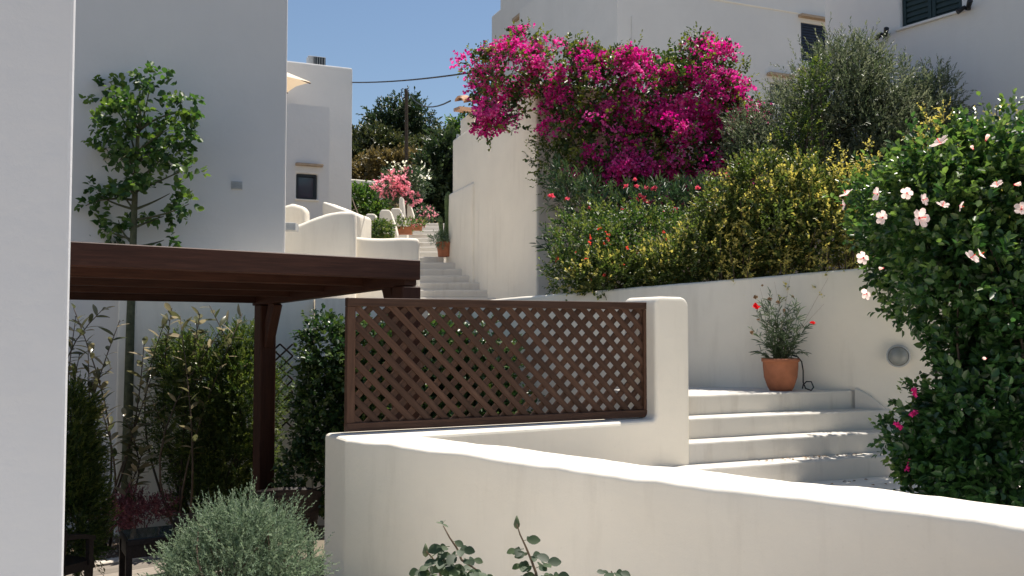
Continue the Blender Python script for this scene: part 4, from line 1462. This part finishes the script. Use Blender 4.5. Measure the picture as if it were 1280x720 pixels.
# ---- grey-green rounded bush
gb_ = P(300, 722, 5.15); gb_.z = LZ
gry = thing('grey_bush', gb_, 'rounded grey-green bushy shrub in front of the wicker chairs', 'shrub')
foliage('foliage', [E(300, 713, 82, 62, 5.15, .40), E(275, 685, 42, 42, 5.2, .25), E(330, 681, 42, 42, 5.1, .25), E(300, 668, 40, 34, 5.1, .2), E(238, 718, 38, 36, 5.1, .2), E(362, 713, 34, 40, 5.1, .2), E(300, 773, 90, 50, 5.1, .4)], 3600, .105, 14, .022, .0065, L_GREY, gry, inner=.45, up=.75, jit=.5, gap=.1, gs=6, spread=.85)
foliage('shoot', [E(275, 663, 40, 16, 5.15, .2), E(330, 658, 40, 16, 5.1, .2), E(235, 703, 16, 24, 5.1, .15), E(372, 693, 16, 26, 5.1, .15), E(300, 645, 24, 10, 5.1, .15)], 70, .17, 20, .022, .007, L_GREY, gry, inner=.2, up=1.1, jit=.45, spread=.8)
w = MB()
for i in range(16):
    e = P(random.uniform(240, 360), random.uniform(655, 700), 5.15 + random.uniform(-.2, .2)); branch(w, gb_ + Vector((random.uniform(-.1, .1), 0, 0)), e, .010, .003, .1, 6, 5)
w.build('stem', BARK, gry)

# ---- roses in front of the long wall
rose_me = leaf_obj_mesh('leaf', .041, .031, OL_ROSE, .12, .15)
BUD = m_flat('rose_bud', (.085, .11, .05), .5)
BUDR = m_flat('rose_young', (.12, .045, .040), .5)


def rose(pts, D, sprays, label, bud, base_x):
    b = P(base_x, 720, D); b.z = LZ
    t = thing('rose_bush', b, label, 'rose bush', 'rose bushes before the long wall')
    w = MB()
    for stem in pts:
        ps_ = [b] + [P(x, y, D + random.uniform(-.03, .03)) for x, y in stem]
        w.tube(ps_, [.006 - .004 * i / (len(ps_) - 1) for i in range(len(ps_))], 6)
    w.build('stem', m_flat('rose_stem', (.13, .085, .05), .6) if 'rose_stem' not in bpy.data.materials else bpy.data.materials['rose_stem'], t, smooth=True)
    for (x, y, dx, n_) in sprays:
        p = P(x, y, D + random.uniform(-.05, .05))
        ax = Vector((dx, random.uniform(-.5, .3), random.uniform(-.15, .25))).normalized()
        sd = ax.cross(Vector((0, 0, 1))).normalized()
        rl = .014 + .016 * ((n_ - 1) // 2)
        rc = MB().tube([p, p + ax * rl * .5, p + ax * rl], [.0016, .0012, .0008], 4).build('leaf_stalk', BUD, t)
        for j in range(n_):
            q_ = p + ax * (.014 + .016 * (j // 2))
            if j == n_ - 1: d_ = ax
            else: d_ = ax * .55 + sd * (1 if j % 2 else -1)
            put_leaf(rose_me, 'leaf', t, q_, d_ + Vector((0, 0, random.uniform(-.55, -.1))), Vector((random.gauss(0, .35), -.9 + random.gauss(0, .3), .8)))
    for x, y, kind in bud:
        c = P(x, y, D)
        if kind == 'bud':
            MB().lathe(c + Vector((0, 0, -.02)), [(.002, 0), (.009, .006), (.0115, .016), (.008, .030), (.002, .046)], 10).build('bud', BUD, t, smooth=True)
        else:
            for j in range(4):
                o = put_leaf(rose_me, 'young_leaf', t, c, Vector((math.cos(j * 1.7), math.sin(j * 1.7) * .4, random.uniform(-.6, .9))), Vector((0, -.3, 1)))
                o.scale = (.55, .4, .5); 
    return t


rose([[(600, 715), (577, 700), (571, 685), (562, 672), (554, 657)], [(552, 725), (548, 708), (541, 698), (533, 689)]], 3.2,
     [(564, 676, .6, 1), (562, 683, -.8, 3), (571, 688, .8, 3), (560, 690, -.8, 3), (576, 700, .8, 5), (570, 703, -.9, 5), (546, 708, -.7, 3), (550, 712, .5, 5), (578, 712, -.5, 5), (584, 712, .8, 5), (556, 700, -.6, 3), (590, 720, .6, 5), (538, 716, -.7, 5), (574, 694, -.5, 3), (548, 722, -.4, 3), (566, 722, .3, 5)],
     'rose bush with a young red shoot, before the wall under the lattice', [(553, 655, 'shoot'), (532, 689, 'bud')], 575)
rose([[(670, 716), (664, 700), (657, 683), (650, 668), (646, 655)]], 3.25,
     [(654, 676, .7, 2), (655, 686, -.7, 3), (662, 696, .8, 3), (666, 708, -.8, 5), (670, 710, .6, 5), (660, 692, -.4, 3), (672, 718, -.6, 5), (682, 720, .8, 5), (676, 720, .8, 3)],
     'rose stem ending in a single green bud, before the long wall', [(646, 654, 'bud')], 672)
rose([[(768, 728), (766, 718), (764, 714)]], 3.3,
     [(764, 717, -.7, 3), (766, 717, .7, 3), (768, 722, .3, 3)],
     'low rose tip barely showing before the long wall', [], 768)

# ---- hibiscus
DHB = 6.5
hbb = P(1215, 640, DHB); hbb.z = -1.25
hib = thing('hibiscus_bush', hbb, 'large glossy hibiscus bush with pale pink flowers beside the steps', 'shrub')
hells = [E(1170, 285, 55, 56, 6.9, .5), E(1238, 270, 70, 80, 6.9, .5), E(1212, 350, 70, 64, 6.7, .5), E(1258, 400, 72, 85, 6.6, .5), E(1228, 450, 50, 62, 6.6, .45), E(1238, 530, 80, 74, 6.4, .5), E(1188, 545, 34, 50, 6.4, .35), E(1150, 562, 16, 16, 6.5, .2), E(1180, 600, 44, 36, 6.4, .35), E(1235, 610, 66, 40, 6.2, .4), E(1290, 580, 50, 70, 6.2, .4), E(1170, 230, 36, 32, 6.9, .35), E(1120, 288, 34, 30, 7.9, .5), E(1090, 255, 18, 20, 8.0, .4), E(1130, 235, 24, 20, 7.3, .3), E(1238, 205, 38, 36, 6.9, .35), E(1295, 300, 60, 120, 6.8, .5), E(1115, 335, 18, 22, 8.0, .4), E(1145, 378, 18, 26, 7.9, .4), E(1160, 330, 30, 40, 8.0, .4)]
foliage('foliage', hells, 3900, .17, 7, .074, .050, L_HIB, hib, young=lambda p, rng: rng.uniform(0, .45, len(p)) + np.clip((p[:, 2] + .25) * .30, -.2, .42), inner=.36, up=.55, jit=.6, gap=.2, gs=3.2, spread=1.05, upb=.9, droop=.16)  # young colour grows with height: new growth plus the lit upper half painted in
w = MB()
for i in range(26):
    e = P(random.uniform(1190, 1270), random.uniform(230, 500), 6.7 + random.uniform(-.3, .3))
    branch(w, hbb + Vector((random.uniform(-.15, .25), random.uniform(-.15, .15), 0)), e, .016, .004, .06, 7, 5)
w.build('stem', BARK, hib, smooth=True)


foliage('young_shoot', [E(1150, 200, 14, 24, 6.9, .2), E(1180, 195, 12, 22, 6.9, .2), E(1215, 180, 14, 24, 6.9, .2), E(1255, 170, 16, 26, 6.9, .2), E(1100, 232, 12, 16, 7.8, .2), E(1075, 250, 10, 16, 7.9, .2), E(1128, 215, 10, 18, 7.4, .2), E(1085, 300, 14, 20, 7.7, .2)], 120, .24, 9, .062, .040, L_HIB, hib, young=lambda p, rng: rng.uniform(.2, .9, len(p)), inner=.1, up=1.3, jit=.4)


def petal_mesh(name, L, W, mat, cup=.35):
    me = bpy.data.meshes.new(name)
    vs, fs = [], []
    nr, nc = 5, 4
    for i in range(nr + 1):
        t = i / nr
        wd_ = W * (.12 + .88 * math.sin(min(1, t * 1.05) * math.pi * .62) ** 1.1) * (1 if t < .85 else .86)
        for j in range(nc + 1):
            a = (j / nc - .5)
            vs.append((L * t * (1 - .10 * (2 * a) ** 2 * t), wd_ * a, L * (cup * t - .30 * t * t) + .05 * L * math.sin(j * 2.1 + i) * t))
    for i in range(nr):
        for j in range(nc):
            k = i * (nc + 1) + j
            fs.append((k, k + nc + 1, k + nc + 2, k + 1))
    me.from_pydata(vs, [], fs)
    me.polygons.foreach_set('use_smooth', [True] * len(me.polygons))
    me.materials.append(mat)
    return me


pet = petal_mesh('petal', .076, .056, HIBP)
eye_me = bpy.data.meshes.new('eye')
eb = MB().lathe((0, 0, 0), [(.001, -.004), (.007, .001), (.011, .008), (.003, .004)], 10); eye_me.from_pydata(eb.v, [], eb.f); eye_me.materials.append(HIBC)
sta_me = bpy.data.meshes.new('stamen')
eb = MB().tube([(0, 0, 0), (.002, 0, .03), (.006, 0, .058)], [.003, .0025, .004], 6); sta_me.from_pydata(eb.v, [], eb.f); sta_me.materials.append(CORAL)


def hib_flower(px, py, D, ax, closed=False, s=1.0):
    from mathutils import Matrix
    e = bpy.data.objects.new('flower', eye_me)
    col.objects.link(e)
    e.parent = hib
    e.location = P(px, py, D) - world_loc(hib)
    e.rotation_mode = 'QUATERNION'
    e.rotation_quaternion = Vector(ax).to_track_quat('Z', 'Y')
    e.scale = (s, s, s)
    for j in range(5):
        o = bpy.data.objects.new('petal', pet); col.objects.link(o); o.parent = e
        a = 2 * math.pi * j / 5 + random.uniform(-.1, .1)
        tilt = -.35 if not closed else -1.25
        o.rotation_euler = (0, tilt + random.uniform(-.12, .12), a)
        o.rotation_mode = 'ZYX' if False else 'XYZ'
        if closed: o.scale = (.8, .55, .8)
    if not closed:
        o = bpy.data.objects.new('stamen', sta_me); col.objects.link(o); o.parent = e
    return e


for px, py, D, ax, cl, s_ in ((1134, 241, 5.25, (-.3, -1, .3), 0, .75), (1148, 273, 5.15, (.2, -.8, .55), 0, 1.05), (1176, 180, 5.3, (.1, -.7, .8), 0, .95), (1098, 243, 5.35, (-.9, -.4, .3), 0, .8), (1104, 272, 5.3, (-.5, -.9, .1), 0, .75), (1059, 244, 5.5, (-.8, -.5, .2), 0, .85), (1057, 256, 5.5, (-.9, -.2, -.3), 0, .7), (1080, 322, 5.45, (-.8, -.6, .1), 0, .9), (1084, 367, 5.4, (-.7, -.5, -.5), 0, .8), (1213, 323, 5.15, (.2, -.9, .4), 0, .85), (1224, 319, 5.2, (.6, -.6, .4), 0, .75), (1232, 176, 5.35, (.3, -.4, .7), 1, .9), (1217, 187, 5.35, (-.6, -.4, .5), 1, .7), (1247, 232, 5.3, (.3, -.8, .2), 0, .7), (1267, 231, 5.3, (.4, -.8, .2), 1, .9), (1199, 257, 5.2, (.1, -.9, -.2), 0, .65), (1153, 250, 5.2, (.4, -.8, -.1), 0, .7), (1178, 258, 5.2, (.0, -.7, .6), 0, .8), (1233, 448, 5.0, (.3, -.8, .1), 1, .6), (1277, 262, 5.2, (.3, -.8, .1), 0, .8), (1105, 335, 5.4, (-.9, -.3, .0), 1, .7)):
    hib_flower(px, py, D * 1.135, (ax[0] + random.gauss(0, .45), ax[1] + random.uniform(0, .6), ax[2] + random.gauss(.1, .35)), bool(cl), s_ * random.uniform(.72, .92))
# fallen flower on the paving
fl_ = thing('fallen_flower', P(1130, 593, 7.0), 'faded pink flower fallen on the paving below the hibiscus', 'flower')
fp = P(1131, 595, 1.0); kf = -1.25 / fp.z; fl_.location = (fp.x * kf, kf, -1.245)
for j in range(5):
    o = bpy.data.objects.new('petal', pet); col.objects.link(o); o.parent = fl_
    o.rotation_euler = (0, -.3, 2 * math.pi * j / 5); o.scale = (1.0, 1.0, .7)
# dry leaves and petals littered on the steps and paving
n = 90
lx = R.uniform(0.2, 2.3, n); kk = R.integers(3, 5, n)
lv_ = np.where(kk < 4, -.228 * kk + R.uniform(.10, .2, n), R.uniform(-1.15, -.75, n))
lp_ = np.stack([so.x + su.x * lx + sv.x * lv_, so.y + su.y * lx + sv.y * lv_, np.where(kk < 4, -.569 - .17 * kk + .006, -1.243)], 1)
v, q = leaf_arrays(lp_, unit(np.stack([R.normal(size=n), R.normal(size=n), R.normal(size=n) * .1], 1)), np.tile([0, 0, 1.], (n, 1)) + R.normal(size=(n, 3)) * .15, R.uniform(.02, .045, n), R.uniform(.012, .028, n), .2, .05)
o = np_mesh('leaf_litter', v, q, DRY, None, None, 'stuff')
tag(o, 'dry leaves littering the lowest steps and paving', 'leaf litter')

# ---- magenta geranium by the foot of the steps
gm = P(1150, 600, 6.6); gm.z = -1.25
ger = thing('geranium', gm, 'trailing magenta geranium between the steps and the hibiscus', 'flower')
foliage('foliage', [E(1125, 548, 26, 18, 6.7, .15), E(1140, 500, 16, 22, 6.7, .12), E(1140, 585, 22, 22, 6.6, .15)], 130, .10, 6, .050, .036, L_HIB, ger, inner=.1)
w = MB()
for x, y in ((1143, 490), (1143, 516), (1122, 532), (1137, 575), (1112, 545)): branch(w, gm, P(x, y, 6.7), .007, .002, .08, 6, 5)
w.build('stem', BARKG, ger)
for x, y in ((1142, 488), (1143, 493), (1143, 516), (1140, 519), (1121, 531), (1125, 534), (1137, 577), (1134, 586)):
    ruffle(ger, P(x, y, 6.4), (0, -.5, .8), .026, MAGP, 'flower', 18)

# ---- flower bed behind the retaining wall
def shrub(name, base, label, ells, n, tl, k, L, W, mat, stems=4, cat='shrub', group=None, **kw):
    t = thing(name, base, label, cat, group)
    foliage('foliage', ells, n, tl, k, L, W, mat, t, **kw)
    w = MB()
    for i in range(stems):
        c = Vector(ells[i % len(ells)][0])
        branch(w, Vector(base) + Vector((random.uniform(-.15, .15), random.uniform(-.1, .1), 0)), c, .025, .006, .08, 6, 5)
    w.build('stem', BARK, t)
    return t


def bedpt(px, D):
    p = P(px, 360, D); p.z = .2
    return p


YG = lambda p, rng: np.clip(rng.uniform(0, .62, len(p)) + .35 * np.array([nz(*x, 2.2) for x in p]), 0, 1)
GB = 'shrubs in the raised flower bed'
la1 = shrub('lantana_shrub', bedpt(770, 10.3), 'green lantana with scattered orange flowers near the house corner', [E(740, 310, 50, 48, 10.3, .45), E(790, 300, 60, 42, 10.4, .45), E(840, 310, 45, 48, 10.3, .4), E(715, 345, 32, 28, 10.1, .3), E(770, 340, 60, 30, 10.1, .35)], 1900, .16, 8, .042, .024, L_LAN, gap=.2, gs=3, group=GB)
foliage('blossom', [E(785, 325, 85, 42, 10.0, .4)], 34, .05, 6, .030, .026, CORAL, la1, inner=.85, kind='stuff')
shrub('variegated_shrub', bedpt(800, 9.9), 'low golden variegated shrub on the retaining wall edge below the lantana', [E(760, 348, 48, 24, 9.8, .22), E(820, 340, 45, 26, 9.7, .22), E(850, 335, 40, 26, 9.65, .22)], 900, .17, 9, .044, .026, L_YEL, young=YG, up=.8, group=GB)
shrub('variegated_shrub', bedpt(910, 9.6), 'golden variegated shrub leaning on the wall left of the potted carnation', [E(885, 320, 42, 40, 9.55, .28), E(925, 305, 42, 48, 9.6, .3), E(905, 270, 32, 45, 9.7, .3), E(945, 325, 40, 30, 9.45, .25)], 1500, .17, 10, .044, .026, L_YEL, young=YG, up=.9, gap=.2, gs=3, group=GB)
shrub('variegated_shrub', bedpt(1000, 9.3), 'golden variegated shrub directly above the potted carnation', [E(975, 300, 45, 52, 9.3, .3), E(1030, 300, 45, 50, 9.2, .3), E(1000, 250, 48, 45, 9.5, .3), E(950, 240, 32, 45, 9.6, .3), E(1060, 270, 40, 45, 9.3, .3)], 2300, .17, 10, .044, .026, L_YEL, young=YG, up=.9, gap=.22, gs=3, group=GB)
# tall golden sprays
def sprays(base, tips_, label, nper=34, sp=.16):
    t = thing('golden_shrub', base, label, 'shrub', 'tall golden sprays among the flower bed')
    w = MB()
    pp, dd = [], []
    for x, y, D in tips_:
        e = P(x, y, D); s0 = Vector((e.x * .97 + base.x * .03, D, max(base.z, e.z - 1.1)))
        pts = branch(w, Vector(base).lerp(s0, .9), e, .008, .003, .05, 9, 4)
        for i in range(nper):
            f = random.random() ** .75; j = min(8, int(f * 9)); q_ = pts[j].lerp(pts[j + 1], f * 9 - j)
            pp.append(q_ + Vector((random.gauss(0, .02), random.gauss(0, .02), 0))); dd.append(unit(np.array([random.gauss(0, .7), random.gauss(0, .7), random.uniform(.1, 1.)])))
    w.build('stem', BARK, t)
    pos, ax, u, l, w_, T = twig_leaves(np.array(pp), np.array(dd), sp, 8, .036, .021, .9)
    v, q = leaf_arrays(pos, ax, u, l, w_)
    np_mesh('foliage', v, q, L_YEL, t, np.repeat(np.clip(T * .5 + R.uniform(0, .7, len(T)), 0, 1), 2))
    return t


sprays(bedpt(1075, 9.0), [(1055, 185, 9.1), (1075, 200, 9.0), (1085, 175, 9.1), (1062, 215, 9.0), (1095, 205, 8.9), (1045, 200, 9.2), (1110, 190, 8.9), (1070, 240, 8.9)], 'tall golden sprays left of the hibiscus flowers')
sprays(bedpt(930, 9.45), [(900, 285, 9.28), (925, 245, 9.28), (950, 262, 9.23), (890, 250, 9.38), (940, 300, 9.13), (912, 310, 9.18), (960, 230, 9.38), (905, 225, 9.48)], 'golden spires standing out of the shrub left of the potted carnation', 26, .12)
sprays(bedpt(1020, 9.2), [(975, 285, 9.08), (1000, 255, 9.08), (1020, 285, 8.93), (1045, 265, 8.88), (1060, 295, 8.78), (985, 315, 8.98), (1030, 315, 8.83), (1070, 270, 8.78), (1010, 230, 9.18), (1048, 235, 9.08)], 'golden spires standing above the potted carnation', 26, .12)
sprays(bedpt(1160, 8.8), [(1158, 128, 8.9), (1168, 150, 8.8), (1180, 135, 8.9), (1152, 165, 8.8)], 'tallest golden sprays rising above the hibiscus', 26)
sprays(bedpt(960, 9.7), [(945, 205, 9.7), (955, 190, 9.8), (1000, 195, 9.8), (1005, 205, 9.7), (930, 225, 9.7)], 'golden sprays poking up before the olive tree', 26)
sprays(bedpt(1260, 8.3), [(1225, 150, 8.4), (1245, 130, 8.4), (1262, 160, 8.3), (1275, 140, 8.3), (1255, 180, 8.2), (1272, 200, 8.2), (1205, 165, 8.5)], 'golden green sprays at the right above the hibiscus', 30)

# ---- olive tree
ob = bedpt(1060, 11.6)
olv = thing('olive_tree', ob, 'grey-green olive tree in front of the white houses', 'tree')
oe = [E(1045, 120, 62, 60, 11.6, .6), E(1000, 165, 55, 60, 11.7, .6), E(1080, 175, 75, 70, 11.5, .7), E(962, 205, 40, 50, 11.6, .5), E(1150, 160, 45, 48, 11.6, .5), E(1170, 120, 22, 26, 11.7, .3), E(1070, 85, 36, 30, 11.7, .35), E(1020, 240, 95, 50, 11.4, .6), E(1130, 220, 60, 60, 11.4, .5), E(935, 185, 26, 36, 11.7, .4), E(1108, 125, 36, 42, 11.6, .4), E(1175, 190, 34, 40, 11.5, .4), E(1120, 180, 48, 56, 11.3, .5), E(1165, 150, 34, 44, 11.5, .4)]
foliage('crown', oe, 7600, .26, 14, .056, .015, L_OLIVE, olv, inner=.25, up=.75, jit=.6, gap=.24, gs=2.6, spread=.8)
w = MB()
fork = P(1050, 260, 11.6)
branch(w, ob, fork, .11, .08, .06, 6, 8)
w.build('trunk', BARK, olv, smooth=True)
w = MB()
for c, r in oe:
    pts = branch(w, fork, Vector(c), .05, .012, .08, 6, 6)
    for i in range(5):
        dd_ = unit(R.normal(size=3) + np.array([0, 0, .5])); branch(w, pts[4], Vector(c + dd_ * r * .85), .014, .003, .08, 5, 4)
w.build('limb', BARK, olv)
# leafy green shrub in front of the olive (bright upright shoots)
shrub('leafy_shrub', bedpt(1015, 10.6), 'bright green upright shrub growing into the olive tree', [E(1015, 130, 14, 50, 10.9, .15), E(1000, 180, 26, 40, 10.8, .2), E(1025, 100, 9, 28, 10.9, .1)], 260, .16, 10, .040, .020, L_THUJA, up=1.0, group=GB)

# ---- oleander by the house corner
oo = bedpt(745, 11.2)
ole = shrub('oleander', oo, 'oleander with narrow leaves and coral pink flowers below the bougainvillea', [E(724, 252, 30, 26, 11.4, .3), E(706, 226, 14, 18, 11.5, .18), E(785, 262, 48, 18, 11.2, .3), E(835, 258, 45, 18, 11.1, .3), E(872, 250, 34, 22, 11.2, .3), E(755, 280, 40, 20, 11.1, .3), E(696, 330, 10, 40, 11.0, .10)], 460, .20, 9, .115, .020, L_OLEA, up=.8, spread=.8, gap=.05, group=GB)
for x, y in ((792, 227), (808, 236), (778, 233), (822, 236), (806, 252), (826, 268), (868, 236), (708, 250), (780, 262), (912, 218), (925, 204), (690, 246), (846, 262), (735, 262), (797, 246)):
    for j in range(random.choice((1, 2, 2, 3))):
        ruffle(ole, P(x + random.gauss(0, 3), y + random.gauss(0, 2.5), 10.78), (0, -.7, .5), .036, ROSEP, 'flower', 12)

# ---- bougainvillea
bgb = Vector((1.1, 12.7, .2))
bou = thing('bougainvillea', bgb, 'huge magenta bougainvillea spilling over the white house corner', 'shrub')
be = [E(622, 124, 27, 34, 12.6, .45), E(640, 88, 44, 30, 12.7, .5), E(602, 82, 22, 12, 12.7, .25), E(655, 58, 20, 18, 12.9, .3), E(700, 88, 52, 32, 12.8, .5), E(745, 112, 62, 46, 12.7, .6), E(800, 118, 70, 50, 12.6, .6), E(855, 125, 62, 60, 12.5, .6), E(882, 98, 38, 44, 12.6, .5), E(905, 165, 36, 52, 12.5, .45), E(840, 190, 72, 55, 12.3, .6), E(765, 180, 62, 50, 12.4, .5), E(800, 230, 75, 36, 12.2, .45), E(712, 165, 32, 44, 12.6, .4), E(885, 220, 45, 42, 12.2, .45), E(610, 150, 15, 17, 12.4, .22), E(648, 145, 12, 22, 12.5, .15), E(740, 225, 40, 30, 12.3, .4), E(726, 82, 30, 14, 12.8, .3), E(772, 94, 36, 18, 12.8, .35), E(822, 100, 36, 18, 12.7, .35), E(868, 72, 14, 16, 12.6, .2), E(925, 140, 18, 30, 12.4, .3), E(920, 210, 18, 30, 12.3, .3)]
nrm_low = lambda p, rng: rng.uniform(0, 1, len(p))
foliage('foliage', be, 3200, .20, 8, .060, .042, L_BOUG, bou, inner=.5, up=.3, jit=.6, spread=1.1)
# long leafy runners at the top right and hanging left of the corner
foliage('runner', [E(873, 62, 8, 22, 12.6, .1), E(900, 75, 16, 10, 12.6, .1), E(925, 95, 14, 10, 12.5, .1), E(690, 220, 16, 22, 12.4, .15), E(685, 190, 20, 28, 12.4, .15), E(675, 66, 8, 8, 12.8, .1), E(767, 70, 5, 10, 12.7, .06)], 190, .22, 9, .045, .028, L_BOUG, bou, inner=.1, up=.6)
# clusters of bracts: twig roots bunched into flower heads
hp_, hd_ = ell_twigs(be, 600, .86, .25, .4, .40, 3.0)
hp_ = hp_[(hp_[:, 1] < 13.1)]
hx_ = 640 + F * hp_[:, 0] / hp_[:, 1]; hz_ = hp_[:, 2]
bare = (hp_[:, 0] > .32) & (hp_[:, 0] < 1.05) & (hz_ < 2.75)          # leafy skirt with few flowers at the house corner
clump = np.array([nz(*p_, 1.6) for p_ in hp_])
hp_ = hp_[(~bare | (R.uniform(0, 1, len(hp_)) < .12)) & ((clump > -.16) | (R.uniform(0, 1, len(hp_)) < .3))]
nn = len(hp_)
K_ = 26
hr_ = np.repeat(R.uniform(.07, .17, nn), K_)[:, None]
out_ = np.repeat(unit(hp_ - np.array([1.6, 13.4, 2.4])), K_, 0)
dirs = unit(R.normal(size=(nn * K_, 3)) + out_ * .7)
cl_p = np.repeat(hp_, K_, 0) + dirs * hr_ * R.uniform(.6, 1.05, (nn * K_, 1)) * np.array([1.25, 1, .9])
cl_d = unit(dirs + R.normal(size=(nn * K_, 3)) * .4)
pos, ax, u, l, w_, T = twig_leaves(cl_p, cl_d, .045, 3, .040, .042, 1.2, .3)
v, q = leaf_arrays(pos, ax, u, l, w_, .25, .1)
np_mesh('blossom', v, q, BRACT, bou, np.repeat(np.clip(np.repeat(R.uniform(0, .5, nn), K_ * 3) + .12 * R.normal(size=nn * K_ * 3), 0, 1), 2))
# scattered single heads on thin shoots
w = MB()
tk = Vector((1.3, 12.85, 2.0))
branch(w, bgb, tk, .07, .05, .05, 6, 8)
for c, r in be:
    if c[0] > .5: branch(w, tk, Vector(c) + Vector((0, .25, 0)), .03, .008, .12, 6, 5)
w.build('stem', BARK, bou)
pass

# ---- garden shrub, pink oleander tree, dark trees behind the far stair
shrub('garden_shrub', P(455, 292, 19.5), 'bright green garden shrub left of the far stair', [E(452, 252, 22, 18, 23.0, .5), E(440, 245, 12, 12, 23.0, .3), E(470, 250, 16, 16, 23.2, .4), E(458, 268, 24, 14, 22.8, .4)], 900, .16, 8, .075, .045, L_TREE, stems=3)
pb_ = P(506, 272, 22.0)
pot_ = thing('oleander_tree', pb_, 'pink and white flowering oleander tree over the far stair', 'tree')
pe = [E(500, 232, 26, 20, 22, .5), E(512, 238, 20, 20, 22, .4), E(486, 235, 16, 14, 22, .35), E(520, 225, 16, 14, 22, .35)]
foliage('crown', pe, 420, .18, 8, .10, .022, L_OLEA, pot_, inner=.2, up=.5)
foliage('pink_blossom', [E(486, 233, 16, 14, 21.7, .3), E(507, 225, 18, 12, 21.7, .3), E(515, 240, 12, 18, 21.7, .3), E(500, 218, 18, 8, 21.7, .3)], 230, .10, 5, .065, .055, PINK, pot_, inner=.55, gap=.3, gs=2)
foliage('white_blossom', [E(525, 216, 10, 10, 21.8, .2), E(498, 208, 16, 6, 21.8, .3), E(531, 223, 5, 6, 21.8, .1)], 44, .08, 4, .05, .04, WHITEP, pot_, inner=.4)
w = MB(); branch(w, pb_, P(506, 235, 22), .06, .035, .03, 5, 7); w.build('trunk', BARK, pot_)

GT = 'dark trees and scrub on the hill'
hills = [
    ('hill_tree', 'round-topped dark tree standing above the hillside scrub', 507, 205, 44, [(500, 150, 40, 22), (478, 165, 26, 18), (525, 158, 20, 22), (505, 135, 24, 14), (490, 178, 36, 14), (518, 178, 22, 14), (497, 160, 36, 24)], 1500, L_PINE),
    ('hill_bush', 'dark green bush below the round-topped hill tree', 470, 200, 40, [(465, 183, 34, 18), (445, 190, 20, 16), (490, 190, 26, 14)], 900, L_HILL),
    ('hill_bush', 'olive bush right of the utility pole on the hill', 545, 205, 42, [(540, 190, 26, 14), (565, 185, 18, 16), (520, 192, 20, 10)], 800, L_HILL),
    ('hill_bush', 'dry brown scrub bush behind the pink oleander', 500, 225, 36, [(470, 210, 40, 12), (515, 208, 36, 10), (455, 218, 24, 12)], 900, L_HILLB),
    ('shade_tree', 'dark shade tree at the head of the far stair', 555, 275, 28, [(548, 225, 26, 40), (565, 205, 22, 34), (540, 255, 26, 26), (570, 245, 18, 34), (530, 240, 18, 22), (558, 270, 26, 18)], 1500, L_PINE),
    ('hill_bush', 'light green bush peeking behind the tiled eave', 576, 180, 40, [(575, 158, 8, 14), (580, 172, 10, 14)], 160, L_TREE),
    ('hill_bush', 'dark bush beside the far house corner', 430, 215, 39, [(425, 200, 30, 20), (440, 205, 18, 16)], 500, L_HILL),
    ('hill_bush', 'broad dark bush farther up the hill behind the pole', 540, 195, 50, [(560, 172, 34, 8), (600, 165, 40, 14), (420, 175, 40, 14), (535, 185, 40, 8)], 900, L_HILL)]
for nm, lb, bx, by, D, es, n_, mt in hills:
    k = D / F
    t = thing(nm, P(bx, by, D), lb, 'tree' if 'tree' in nm else 'bush', GT)
    foliage('crown', [E(x, y, rx, ry, D) for x, y, rx, ry in es], n_, .45, 9, .17, .085, mt, t, inner=.3, up=.4, jit=.6, gap=.12, gs=.8)
    w = MB()
    for x, y, rx, ry in es: branch(w, P(bx, by, D), P(x, y, D), .12, .03, .05, 5, 5)
    w.build('trunk', BARK, t)
# scrub cover over the rest of the hillside
n = 5200
sx_ = R.uniform(-45, 45, n); sy_ = 27 + 70 * R.uniform(0, 1, n) ** 1.3
sp_ = np.array([[x, y, hill_z(x, y) + .1] for x, y in zip(sx_, sy_)])
pos, ax, u, l, w_, T = twig_leaves(sp_ + R.normal(size=(n, 3)) * np.array([.5, .5, .25]), unit(R.normal(size=(n, 3)) * .6 + np.array([0, 0, 1.])), .8, 9, .30, .14, 1.0)
v, q = leaf_arrays(pos, ax, u, l, w_)
o = np_mesh('hillside_scrub', v, q, L_HILLB, None, np.repeat(R.uniform(0, .6, len(pos)), 2), 'stuff')
tag(o, 'dry olive scrub covering the far hillside', 'scrub')

# ------------------------------------------------------------------ lift everything so that the lane lies at z = 0
for o in list(sc.objects):
    if o.parent is None:
        o.location.z += EYE
